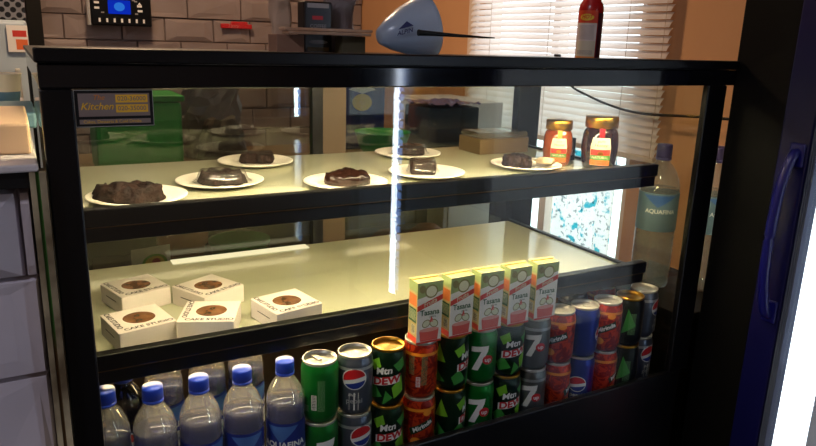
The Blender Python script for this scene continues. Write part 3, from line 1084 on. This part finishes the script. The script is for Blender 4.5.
def bottle(name, label, group, r=.0275, h=.195, capm=CAPB, lab=LABB, txt='AQUAFINA', brown=False, water=None, low=None, nk=.41, lab0=.20, lab1=.56):
    t = thing(name, label, 'bottle', (0, 0, 0), 0, group)
    def rib(z):
        return r * (1 - .025 * (math.sin(z * 420) > .6))
    prof = [(0, .004), (r * .55, .002), (r * .75, 0), (r * .95, .006), (r, .014)]
    z = .02
    while z < h * .66:
        prof.append((rib(z), z)); z += .004
    prof += [(r, h * .67), (r * .97, h * .72), (r * .86, h * .775), (r * .70, h * .82), (r * .50, h * .860), (r * nk, h * .880), (r * nk, h * .900)]
    bm = B(); lathe(bm, prof, 28)
    ob('plastic_shell', bm, PET if not brown else clear('cola_shell', (70, 40, 30), .06, .02), t)
    wl = h * .70
    wp = [(0, .006), (r * .72, .003), (r * .92, .009), (r * .955, .02), (r * .955, h * .66), (r * .945, wl), (0, wl)]
    bm = B(); lathe(bm, wp, 28)
    ob('water' if not brown else 'cola', bm, (water or WATER) if not brown else mat('dark_cola', (30, 14, 8), .2), t)
    bm = B()
    rc = r * nk
    lathe(bm, [(rc + .0005, h * .894), (rc + .0020, h * .896), (rc + .0020, h * .912), (rc + .0005, h * .914)], 28)
    lathe(bm, [(rc + .0010, h * .9155), (rc + .0018, h * .917), (rc + .0016, h * .988), (rc + .0012, h), (0, h)], 60, squash=lambda a, z: 1 + (.018 * math.sin(30 * a) if h * .92 < z < h * .985 else 0))
    ob('cap', bm, capm, t)
    p = Print()
    L0, L1 = h * lab0, h * lab1
    cir = math.pi * r
    p.rect(-cir, cir, L0, L1, 0, 0)
    p.rect(-cir, cir, L0, L0 + (L1 - L0) * .38, 1, 1)
    p.poly([(-cir * .30, L1 - .004), (-cir * .05, L1 - .030), (cir * .25, L1 - .004)], 2, 1)
    for o_ in (0, cir):
        p.text(txt, o_, L0 + (L1 - L0) * .53, .0125, 3, 3, 0, .03)
    p.text('PURIFIED WATER' if not brown else 'COLA', 0, L0 + (L1 - L0) * .2, .006, 0, 3)
    if brown:
        globe_p = Print()
        globe(globe_p, 0, h * .47, .015)
        p.items += [(vs, fs, {0: 3, 1: 4, 2: 5}[mi], ly + 2) for vs, fs, mi, ly in globe_p.items]
    p.wrap('label_sleeve', [lab, low or LABW, LABM, PWHITE, PRED, PBLUE], t, r * 1.003)
    return t


GW = 'water bottles in the bottom of the case'
wb = bottle('water_bottle', '', GW)
WB = [(.2965, .044, -.1, 'clear water bottle with a blue cap beside the green cans'),
      (.2355, .044, .3, 'blue-capped water bottle second from the green cans'),
      (.1775, .044, .9, 'blue-capped water bottle in the middle of the front five'),
      (.1193, .044, 1.6, 'water bottle with a plain darker blue cap, next to the corner one'),
      (.0840 - .016, .044, .5, 'water bottle half hidden by the black corner post')]
for i, (x, y, rz, lab) in enumerate(WB):
    y2 = y if i < 4 else y + .016
    if i == 4: x = .0640
    rz = rz - math.atan2(x, .864)
    if i == 0:
        wb.location = (x, y2, DECK + .0003); wb.rotation_euler[2] = rz; wb['label'] = lab
    else:
        dup(wb, (x, y2, DECK + .0003), rz, lab)
for x, y, lab in ((.152, .165, 'water bottle in the second row behind the plain dark blue cap'), (.216, .168, 'water bottle in the second row behind the middle front bottle'), (.276, .170, 'water bottle in the second row closest to the green cans')):
    dup(wb, (x, y, DECK + .0003), .7, lab)
cb = bottle('cola_bottle', 'dark cola bottle with a round emblem behind the corner water bottle', 'cola bottles in the case', r=.027, h=.195, capm=PBLUE, lab=mat('label_navy', (18, 24, 60), .4), txt='pepsi', brown=True)
cb.location = (.0925, .118, DECK + .0003); cb.rotation_euler[2] = -.12

# big bottles outside the case, by the fridge
GO = 'large water bottles standing between the case and the fridge'
t = thing('storage_crate', 'black crate under the large water bottles beside the case', 'crate', (1.245, .20, 0))
bob('crate_body', BLACKM, t, (-.115, .115, -.145, .145, 0, .785), bevel=.006)
bob('crate_rim', BLACKM, t, (-.12, .12, -.15, .15, .7855, .80), bevel=.003)
LABT = mat('label_slate_blue', (104, 130, 150), .45)
BIG = clear('large_bottle_water', (236, 238, 236), 0.05, 0.02, (220, 222, 220), 0.12)
ob_ = bottle('water_bottle', 'large water bottle on the black crate, seen between shelf end and post', GO, r=.042, h=.318, capm=mat('violet_cap', (84, 74, 130), .4), lab=LABT, water=BIG, low=LABT, nk=.34, lab0=.42, lab1=.68)
ob_.location = (1.210, .215, .8003); ob_.rotation_euler[2] = -.70
dup(ob_, (1.302, .150, .8003), -.2, 'large water bottle in the narrow gap between the case post and fridge')

# ================================================================== ON TOP OF THE CASE
TZ = 1.2893
PLB = clear('blue_tub_plastic', (180, 205, 232), 0.05, 0.25, (214, 229, 246), 0.74)
tb = thing('plastic_tub', 'pale blue translucent tub lying on its side on the case', 'tub', (.578, .17, TZ), 0)
bm = B()
# tub axis runs from its narrow base (away, towards the wall) to its wide rim (towards the customer)
ax = Vector((.97, .02, .22)).normalized()
L_ = .085
ax1 = Vector((0, 0, .0505))
ax0 = ax1 - ax * L_
s1_ = ax.cross(Vector((0, 0, 1))).normalized(); s2_ = ax.cross(s1_).normalized()
rings = []
prof = [(.0, .0), (.007, .0), (.012, .002), (.0235, .019), (.0360, .045), (.0455, L_ - .010), (.0495, L_ - .006), (.0508, L_), (.0485, L_ + .001), (.0440, L_ - .007), (.0345, .046), (.0220, .022), (.010, .005), (0, .0045)]
for r_, l_ in prof:
    c_ = ax0 + ax * l_
    if r_ == 0:
        rings.append([bm.verts.new(c_)])
    else:
        rings.append([bm.verts.new(c_ + s1_ * r_ * math.cos(2 * math.pi * k / 40) + s2_ * r_ * math.sin(2 * math.pi * k / 40)) for k in range(40)])
for a, b in zip(rings, rings[1:]):
    for k in range(40):
        j = (k + 1) % 40
        if len(a) == 1:
            bm.faces.new((a[0], b[k], b[j])).smooth = True
        elif len(b) == 1:
            bm.faces.new((a[k], a[j], b[0])).smooth = True
        else:
            bm.faces.new((a[k], a[j], b[j], b[k])).smooth = True
zmin = min(v.co.z for v in bm.verts)
for v in bm.verts:
    v.co.z -= zmin
ob('tub_wall', bm, PLB, tb)
p = Print()
p.poly([(-.012, .004), (.001, .013), (.012, .004)], 0, 0).text('ALPIN', -.001, -.002, .009, 0, 0, .1, .02)
nn = Vector((-.55, -.80, .0))
sd = (ax - nn.normalized() * ax.dot(nn.normalized())).normalized()
nn = sd.cross(Vector((0, 0, 1))).normalized()
c_ = ax0 + ax * .036 - Vector((0, 0, zmin)) + Vector((-.006, -.0345, .003))
p.flat('tub_logo', [mat('navy_print', (24, 36, 96), .5)], tb, c_, sd, Vector((0, 0, 1)), .0008)
bm = B()
pts = spline([(-.038, -.0575, .0310), (-.012, -.0585, .0302), (.03, -.0580, .0288), (.07, -.0570, .0278), (.102, -.056, .0272)], 6)
n = len(pts)
tube(bm, pts, [.0042 * (1 - .93 * (i / (n - 1)) ** .8) + .0006 for i in range(n)], 8)
spat = ob('plastic_knife', bm, mat('black_plastic', (12, 14, 14), .4))
spat.location = (.571, .17, TZ + .008)
tag(spat, 'long thin black knife leaning across the pale blue tub', 'knife')

t = thing('spray_bottle', 'red bottle with a cream label standing on the case top', 'bottle', (.950, .20, TZ), -.78)
REDB = mat('red_bottle', (186, 22, 24), 0.25, coat=.4)
bm = B(); lathe(bm, [(0, .001), (.020, 0), (.0225, .004), (.0225, .092), (.0215, .100), (.0165, .108), (.0165, .112), (0, .112)], 32); ob('bottle_body', bm, REDB, t)
bm = B(); lathe(bm, [(.014, .1122), (.0145, .114), (.0138, .142), (.006, .150), (.005, .165), (0, .166)], 24); ob('cap', bm, mat('dark_red_cap', (150, 14, 20), .3), t)
p = Print()
p.rect(-.026, .014, .008, .088, 0, 0).rect(-.026, .014, .068, .090, 1, 1).disc(-.006, .078, .013, .006, 2, 2).text('HOT', -.006, .0785, .009, 1, 3, .2, .03)
p.rect(-.026, .014, .036, .066, 3, 1).rect(-.026, .014, .001, .008, 5, 1)
small_lines(p, -.006, .039, .065, .030, 4, 5); small_lines(p, -.006, .012, .020, .030, 4, 6)
p.rect(.016, .040, .001, .086, 6, 0)
p.wrap('label', [CREAM, mat('label_flame', (226, 70, 30), .4), PYEL, mat('label_greyish', (232, 216, 206), .5), mat('label_text_grey', (150, 130, 126), .5), PORN, mat('label_plum', (70, 14, 34), .4)], t, .0226)

# dark pack, paper bag, grey bag, boards
t = thing('coffee_pack', 'black pack with white lettering behind the wooden boards', 'pack', (.432, .27, TZ), 0)
bob('pack_body', mat('black_pack', (22, 18, 20), .35, coat=.2), t, (-.024, .024, -.015, .015, 0, .082), bevel=.003)
p = Print()
p.text('COFFEE', 0, .044, .008, 0, 0, 0, .01).rect(-.010, .008, .054, .060, 1, 0).rect(-.018, .018, .072, .079, 0, 0)
p.rect(-.018, .018, .006, .012, 2, 0).disc(0, .020, .016, .003, 0, 0)
p.flat('pack_print', [mat('grey_print', (170, 166, 164), .5), PRED, mat('gold_speckle', (130, 104, 60), .5)], t, (0, -.015, 0), (1, 0, 0), (0, 0, 1), .0002)


def crumple(name, label, cat, loc, w, d, h, material, seed, amp, taper=.8, rz=0.0):
    bm = B()
    rings = []
    n = 28
    for i in range(11):
        t = i / 10
        s = (1 - (1 - taper) * t) * (.9 if i == 0 else 1) * (.85 if i == 10 else 1)
        ring = []
        for k in range(n):
            a = 2 * math.pi * k / n
            rr = (abs(math.cos(a)) ** 4 + abs(math.sin(a)) ** 4) ** (-.25)
            q = Vector((w / 2 * s * rr * math.cos(a), d / 2 * s * rr * math.sin(a), t * h))
            nv = noise.noise_vector(q * 38 + Vector((seed, seed * 2, 0)))
            if i:
                q += nv * amp
            ring.append(bm.verts.new(q))
        rings.append(ring)
    for a, b in zip(rings, rings[1:]):
        for k in range(n):
            bm.faces.new((a[k], a[(k + 1) % n], b[(k + 1) % n], b[k]))
    bm.faces.new(rings[-1]); bm.faces.new(rings[0][::-1])
    o = ob(name, bm, material)
    o.location = loc; o.rotation_euler[2] = rz
    return tag(o, label, cat)


crumple('paper_bag', 'small beige paper bag beside the black pack', 'bag', (.386, .30, TZ + .0), .036, .03, .098, mat('beige_paper', (196, 166, 140), .7), 3, .006)
crumple('plastic_bag', 'grey plastic bag standing beside the black pack', 'bag', (.482, .29, TZ), .050, .04, .098, mat('grey_plastic', (128, 118, 120), .4, rgb2=(104, 96, 98), noise_amt=.2, noise_scale=14), 9, .010, .9)
o = bob('cardboard_carton', mat('brown_carton', (150, 112, 90), .7), None, (-.022, .022, -.02, .02, 0, .042), bevel=.001)
o.location = (.375, .245, TZ)
tag(o, 'small plain brown carton under one end of the wooden boards', 'carton')
o = bob('cardboard_carton', MATS['brown_carton'], None, (-.02, .02, -.015, .015, 0, .028), bevel=.001)
o.location = (.477, .226, TZ)
o.name = 'matchbox'
o.data.materials[0] = mat('olive_card', (90, 84, 62), .7)
tag(o, 'small olive card box under the far end of the wooden boards', 'box')
o.location.y = .232
o.scale = (1, 1, .78)
for i, (dz, lab, dx) in enumerate(((0, 'lower of two thin wooden boards laid over the small cartons', .004), (.0052, 'upper of two thin wooden boards laid over the small cartons', 0))):
    bm = B(); box(bm, -.072 + dx, .072 - dx, -.020, .012, 0, .0045, bevel=.001)
    o = ob('wooden_board', bm, mat('board_wood', (176, 130, 96), .5, rgb2=(206, 176, 150), noise_amt=.25, noise_scale=25))
    o.location = (.434, .226 + .004 * i, TZ + .0425 + dz)
    o.location.z = TZ + .0312 + dz
    tag(o, lab, 'board', 'wooden boards on the case')
for o in list(C.objects):
    if o.get('label') == 'small plain brown carton under one end of the wooden boards':
        o.scale = (1, 1, .0305 / .042)
    if o.name.startswith('matchbox'):
        o.scale = (1, 1, .0305 / .028)

# ================================================================== ON THE BRICK WALL
t = thing('wall_radio', 'black radio with a glowing blue screen on the brick wall', 'radio', (.49, Y1 - .11, 1.332), 0)
bob('radio_body', BLACK, t, (-.135, .135, 0, .07, 0, .135), bevel=.006)
bob('side_bracket', SILVER, t, (-.152, -.138, .0, .06, .0, .12), bevel=.003)
bob('screen', emis('blue_screen_glow', (20, 60, 235), .5), t, (-.060, .040, -.004, .0, .055, .118))
pr = Print()
for k in range(7):
    pr.rect(-.105 + k * .033, -.096 + k * .033, .016, .034, 0)
for (x, z_) in ((-.108, .104), (-.108, .080), (.082, .094), (.084, .072)):
    pr.rect(x - .012, x + .010, z_ - .005, z_ + .005, 0)
for (x, z_) in ((-.085, .120), (.065, .115), (.066, .058), (-.085, .060), (-.063, .122), (.055, .120)):
    pr.rect(x - .007, x + .007, z_ - .003, z_ + .003, 1)
pr.poly([(.073, .100), (.091, .100), (.082, .112)], 0)
pr.flat('buttons', [mat('button_white', (235, 235, 235), .4), mat('button_grey', (150, 150, 150), .4)], t, (0, 0, 0), (1, 0, 0), (0, 0, 1), .0015)
Print().disc(-.010, .088, .024, .020, 0, 0).flat('screen_readout', [emis('pale_blue_readout', (50, 130, 240), .7)], t, (0, -.0042, 0), (1, 0, 0), (0, 0, 1), .0005)
bob('mount', BLACKM, t, (-.03, .03, .0702, .085, .04, .10))

t = thing('red_sign', 'small red sign with pale script on the brick wall', 'sign', (1.058, Y1 - .052, 1.333))
bm = B()
box(bm, -.082, .082, 0, .018, .006, .030, bevel=.004)
box(bm, -.030, .060, .001, .017, .018, .042, bevel=.006)
ob('sign_plate', bm, mat('sign_red', (190, 22, 26), .4), t)
Print().text('Tasty', -.02, .019, .028, 0, 0, .3).flat('script', [mat('pink_print', (214, 120, 116), .5)], t, (0, 0, 0), (1, 0, 0), (0, 0, 1), .001)

# ================================================================== BEHIND THE CASE
WOODT = mat('table_top_wood', (110, 84, 58), .5, rgb2=(92, 68, 46), noise_amt=.2, noise_scale=8)
tt = thing('prep_table', 'brown prep table standing behind the display case', 'table', (.80, 1.35, 0))
bob('table_top', WOODT, tt, (-.72, .645, -.30, .30, .895, .925), bevel=.003)
bob('lower_shelf', WOODT, tt, (-.70, .64, -.28, .28, .56, .58))
bob('dark_backdrop', BLACKM, tt, (-.66, .615, .265, .28, .5805, .8945))  # added dark sheet, stands in for the dimness under the table
for x in (-.70, .62):
    for y in (-.28, .26):
        bob('leg', BLACKM, tt, (x - .015, x + .035, y - .01, y + .03, 0, .8945))
GRB = mat('green_plastic', (26, 150, 56), .45)
t = thing('storage_tub', 'green plastic tub on the table behind the case', 'tub', (.30, 1.33, .9255))
bm = B()
box(bm, -.115, .115, -.09, .09, 0, .20, bevel=.012)
ob('tub_body', bm, GRB, t)
bob('tub_lid', GRB, t, (-.122, .122, -.097, .097, .2005, .218), bevel=.005)
crumple('plastic_bag', 'grey plastic sack on the table behind the green tub', 'bag', (.56, 1.50, .9255), .20, .14, .24, MATS['grey_plastic'], 21, .02, .8)
crumple('rubbish_sack', 'dark brown sack leaning next to the green tub', 'bag', (.52, 1.22, .9255), .15, .12, .15, mat('dark_sack', (62, 48, 36), .5), 31, .012, .6)
t = thing('mixing_bowl', 'green mixing bowl on the table behind the case', 'bowl', (1.06, 1.25, .9255))
bm = B(); lathe(bm, [(0, 0), (.045, 0), (.05, .004), (.078, .045), (.092, .09), (.095, .093), (.090, .092), (.075, .046), (.046, .006), (0, .006)], 36); ob('bowl_body', bm, GRB, t)
t = thing('snack_packet', 'blue and yellow snack packet standing behind the green bowl', 'packet', (1.08, 1.47, .9255), -.2)
bm = B()
g = []
for i in range(13):
    row = []
    for j in range(17):
        u, v = i / 12 * 2 - 1, j / 16
        bul = .026 * (1 - u * u) * math.sin(math.pi * min(1, max(0, v))) ** .6
        row.append((u * .09, bul, v * .25))
    g.append(row)
fr = [[bm.verts.new((x, -b - .0008, z)) for x, b, z in r] for r in g]
bk = [[bm.verts.new((x, b + .0008, z)) for x, b, z in r] for r in g]
for i in range(12):
    for j in range(16):
        bm.faces.new((fr[i][j], fr[i + 1][j], fr[i + 1][j + 1], fr[i][j + 1])).smooth = True
        bm.faces.new((bk[i][j], bk[i][j + 1], bk[i + 1][j + 1], bk[i + 1][j])).smooth = True
ob('packet_body', bm, mat('packet_blue', (26, 40, 120), .3, coat=.4), t)
Print().disc(0, .17, .035, .03, 0).poly([(-.05, .215), (0, .235), (.05, .215), (0, .20)], 1).flat('packet_print', [PYEL, PWHITE], t, (0, -.029, 0), (1, 0, 0), (0, 0, 1), .001)
t = thing('reflection_box', 'dark blue box on the table, standing in for the fridge reflection', 'crate', (1.34, 1.34, .9255))  # box and top sheet stand in for the fridge's reflection in the glass
bob('crate_body', mat('reflection_teal', (28, 52, 72), .4), t, (-.10, .105, -.09, .09, 0, .165), bevel=.006)
bm = B()
n = 22
gr = [[bm.verts.new((-.105 + .215 * i / n, -.095 + .19 * j / 8, .172 + .016 * (noise.noise(Vector((i * .5, j * .6, 3))) + .3))) for j in range(9)] for i in range(n + 1)]
for i in range(n):
    for j in range(8):
        bm.faces.new((gr[i][j], gr[i + 1][j], gr[i + 1][j + 1], gr[i][j + 1]))
fl = ob('reflection_sheen', bm, mat('violet_sheen', (130, 120, 170), .12, .3), t)

# on the lower shelf of the table
LZ = .5805
t = thing('plant_pot', 'terracotta pot on the low shelf of the table', 'pot', (.405, 1.28, LZ))
bm = B(); lathe(bm, [(0, 0), (.05, 0), (.066, .12), (.074, .121), (.076, .165), (.068, .165), (.062, .13), (0, .13)], 32); ob('pot_body', bm, mat('terracotta', (176, 92, 62), .7), t)
t = thing('snack_packet', 'white packet with a red and green print on the low table shelf', 'packet', (.30, 1.20, LZ), .2)
bm = B()
fr = [[bm.verts.new((x * .62, -b * .8 - .0008, z * .56)) for x, b, z in r] for r in g]
bk = [[bm.verts.new((x * .62, b * .8 + .0008, z * .56)) for x, b, z in r] for r in g]
for i in range(12):
    for j in range(16):
        bm.faces.new((fr[i][j], fr[i + 1][j], fr[i + 1][j + 1], fr[i][j + 1])).smooth = True
        bm.faces.new((bk[i][j], bk[i][j + 1], bk[i + 1][j + 1], bk[i + 1][j])).smooth = True
ob('packet_body', bm, WHITE, t)
Print().disc(0, .10, .036, .026, 0, 0).disc(0, .10, .028, .020, 1, 1).disc(.004, .104, .012, .010, 2, 2).flat('packet_print', [PLIME, PYEL, PRED], t, (0, -.024, 0), (1, 0, 0), (0, 0, 1), .001)
t = thing('green_basket', 'green plastic basket on the low shelf beside the pot', 'basket', (.57, 1.25, LZ))
bm = B(); lathe(bm, [(0, 0), (.07, 0), (.088, .11), (.094, .112), (.094, .122), (.085, .122), (.068, .006), (0, .006)], 32); ob('basket_body', bm, GRB, t)
for k in range(2):
    pass
for i, (x, y, rz, lab) in enumerate(((1.07, 1.22, .1, 'bread roll on the low table shelf, the one closer to the basket'), (1.24, 1.24, -.2, 'bread roll on the low table shelf under the blue box'))):
    bm = B()
    lathe(bm, [(0, 0), (.045, .0), (.062, .018), (.066, .045), (.055, .08), (.03, .102), (0, .108)], 28, squash=lambda a, z: 1 + .12 * math.cos(2 * a))
    o = ob('bread_roll', bm, mat('bread_crust', (186, 116, 64), .55, rgb2=(150, 84, 44), noise_amt=.2, noise_scale=18))
    o.location = (x, y, LZ); o.rotation_euler[2] = rz
    tag(o, lab, 'bread', 'bread rolls under the table')

# white cupboard by the window wall and turquoise bin
t = thing('white_cupboard', 'low white cupboard against the window wall', 'cupboard', (1.63, 1.70, 0))
CW = mat('cupboard_white', (214, 208, 206), .45)
bob('carcass', CW, t, (-.135, .105, -.20, .20, 0, 1.08), bevel=.004)
bob('door', CW, t, (-.155, -.1355, -.195, -.002, .05, 1.07), (-.155, -.1355, .002, .195, .05, 1.07), bevel=.003)
bob('knob', SILVER, t, (-.165, -.1555, -.03, -.018, .6, .612), (-.165, -.1555, .018, .03, .6, .612))
t = thing('wall_cable', 'thin black cable drooping across the orange wall', 'cable', (X1 - .05, 0, 0))
bm = B()
tube(bm, spline([(0, 1.23, 1.26), (0, 1.135, 1.178), (.0, 1.03, 1.145), (0, .93, 1.124), (0, .83, 1.112), (0, .736, 1.112), (0, .60, 1.122), (0, .48, 1.128), (0, .30, 1.136), (.02, .12, 1.15)], 6), .0042, 8)
ob('cord', bm, BLACKM, t)
bm = B(); box(bm, .01, .05, .10, .14, 1.13, 1.17, bevel=.003); ob('wall_clip', bm, BLACKM, t)
bm = B(); box(bm, .005, .02, 1.215, 1.24, 1.25, 1.28, bevel=.003); ob('plug', bm, BLACKM, t)

# ================================================================== FRIDGES
LEDC = emis('cool_tube_glow', (226, 238, 255), LED_COOL)
LINER = mat('white_fridge_liner', (232, 236, 240), .4)
NAVY = mat('deep_blue_door', (8, 9, 66), .35, coat=.2)
NAVYH = mat('blue_handle', (16, 18, 104), .3, coat=.3)
CHR = mat('grey_gasket', (90, 100, 126), .35, .4)
FX = 1.12
f1 = thing('drinks_fridge', 'black upright drinks fridge with a blue-edged glass door', 'fridge', (FX, 0, 0))
D = .62
bob('cabinet', DEEPB, f1, (.02, D, -.012, .006, .05, 2.0), (.02, D, -.80, -.782, .05, 2.0), (D - .02, D, -.781, -.013, .05, 2.0), (.02, D - .0205, -.781, -.013, 1.90, 2.0), (.02, D - .0205, -.781, -.013, .05, .35))
bob('liner', LINER, f1, (.03, D - .021, -.030, -.0125, .351, 1.899), (.03, D - .021, -.781, -.764, .351, 1.899), (D - .04, D - .021, -.7635, -.0305, .351, 1.899))
bob('front_surround', DEEPB, f1, (0, .0195, -.100, .006, .05, 2.0), (0, .0195, -.80, -.782, .05, 2.0), (0, .0195, -.781, -.101, 1.90, 2.0), (0, .0195, -.781, -.101, .05, .35), bevel=.002)
dr = bob('door', NAVY, f1, (-.006, .022, -.154, -.1015, .352, 1.898), (-.006, .022, -.781, -.72, .352, 1.898), (-.006, .022, -.7195, -.1545, 1.84, 1.898), (-.006, .022, -.7195, -.1545, .352, .41), bevel=.003)
for k in range(3):
    bob('gasket', CHR, dr, (-.003 - .001 * k, .02, -.1585 - .0045 * k, -.1550 - .0045 * k, .411, 1.839), bevel=.001)
bob('door_glass', GLASS, dr, (.004, .008, -.7195, -.169, .411, 1.839))
bm = B()
tube(bm, spline([(-.006, -.137, 1.160), (-.022, -.137, 1.150), (-.034, -.134, 1.10), (-.037, -.132, 1.02), (-.034, -.133, .94), (-.022, -.136, .885), (-.006, -.137, .876)], 8), .0085, 12)
box(bm, -.012, -.0062, -.150, -.124, 1.135, 1.175, bevel=.003)
box(bm, -.012, -.0062, -.150, -.124, .862, .902, bevel=.003)
ob('handle', bm, NAVYH, dr)
bob('liner_glow_sheet', emis('white_liner_glow', (236, 242, 255), 3.4), f1, (.04, .56, -.0345, -.0305, .40, 1.86))  # glowing sheet added over the liner wall to make it blown white
for z_ in (.42, 1.45):
    bob('wire_shelf', CHR, f1, (.07, D - .05, -.760, -.034, z_, z_ + .006))
o = bob('milk_carton', mat('pale_carton', (214, 214, 222), .5), None, (-.03, .03, -.03, .03, 0, .335), bevel=.002)
o.location = (FX + .110, -.222, .4263); tag(o, 'pale grey carton standing inside the lit fridge', 'carton')
o = bob('snack_box', mat('pinkish_red_card', (206, 54, 84), .5), None, (-.03, .03, -.04, .04, 0, .11), bevel=.002)
o.location = (FX + .105, -.300, .4263); tag(o, 'pinkish red box next to the pale carton in the fridge', 'box')

f2 = thing('drinks_fridge', 'second black drinks fridge standing nearer the customer side', 'fridge', (FX, -.82, 0))
bob('cabinet', BLACK, f2, (.02, D, -.018, 0, .05, 2.0), (.02, D, -.80, -.782, .05, 2.0), (D - .02, D, -.781, -.019, .05, 2.0), (.02, D - .0205, -.781, -.019, 1.90, 2.0), (.02, D - .0205, -.781, -.019, .05, .35))
bob('liner', mat('pale_blue_liner', (150, 180, 220), .4), f2, (.03, D - .021, -.036, -.0185, .351, 1.899), (.03, D - .021, -.781, -.764, .351, 1.899), (D - .04, D - .021, -.7635, -.0365, .351, 1.899))
bob('front_surround', BLACK, f2, (0, .0195, -.435, -.380, .35, 1.90), (0, .0195, -.80, -.76, .05, 2.0), (0, .0195, -.04, 0, .05, 2.0), (0, .0195, -.759, -.041, 1.901, 2.0), (0, .0195, -.759, -.041, .05, .349))
bob('door_glass', GLASS, f2, (.006, .010, -.379, -.041, .351, 1.899), (.006, .010, -.759, -.436, .351, 1.899))
bob('light_tube', LEDC, f2, (-.010, -.001, -.434, -.406, .44, 1.60))
bob('blue_fringe_strip', emis('blue_fringe_glow', (130, 175, 255), 6.0), f2, *[(-.006, -.001, -.4055, -.383, .46 + k * .03, .482 + k * .03) for k in range(38)])  # added glowing bars, give the tube's reflection its blue fringe
for z_ in (.6, .9, 1.2, 1.5):
    bob('wire_shelf', CHR, f2, (.07, D - .05, -.760, -.038, z_, z_ + .006))
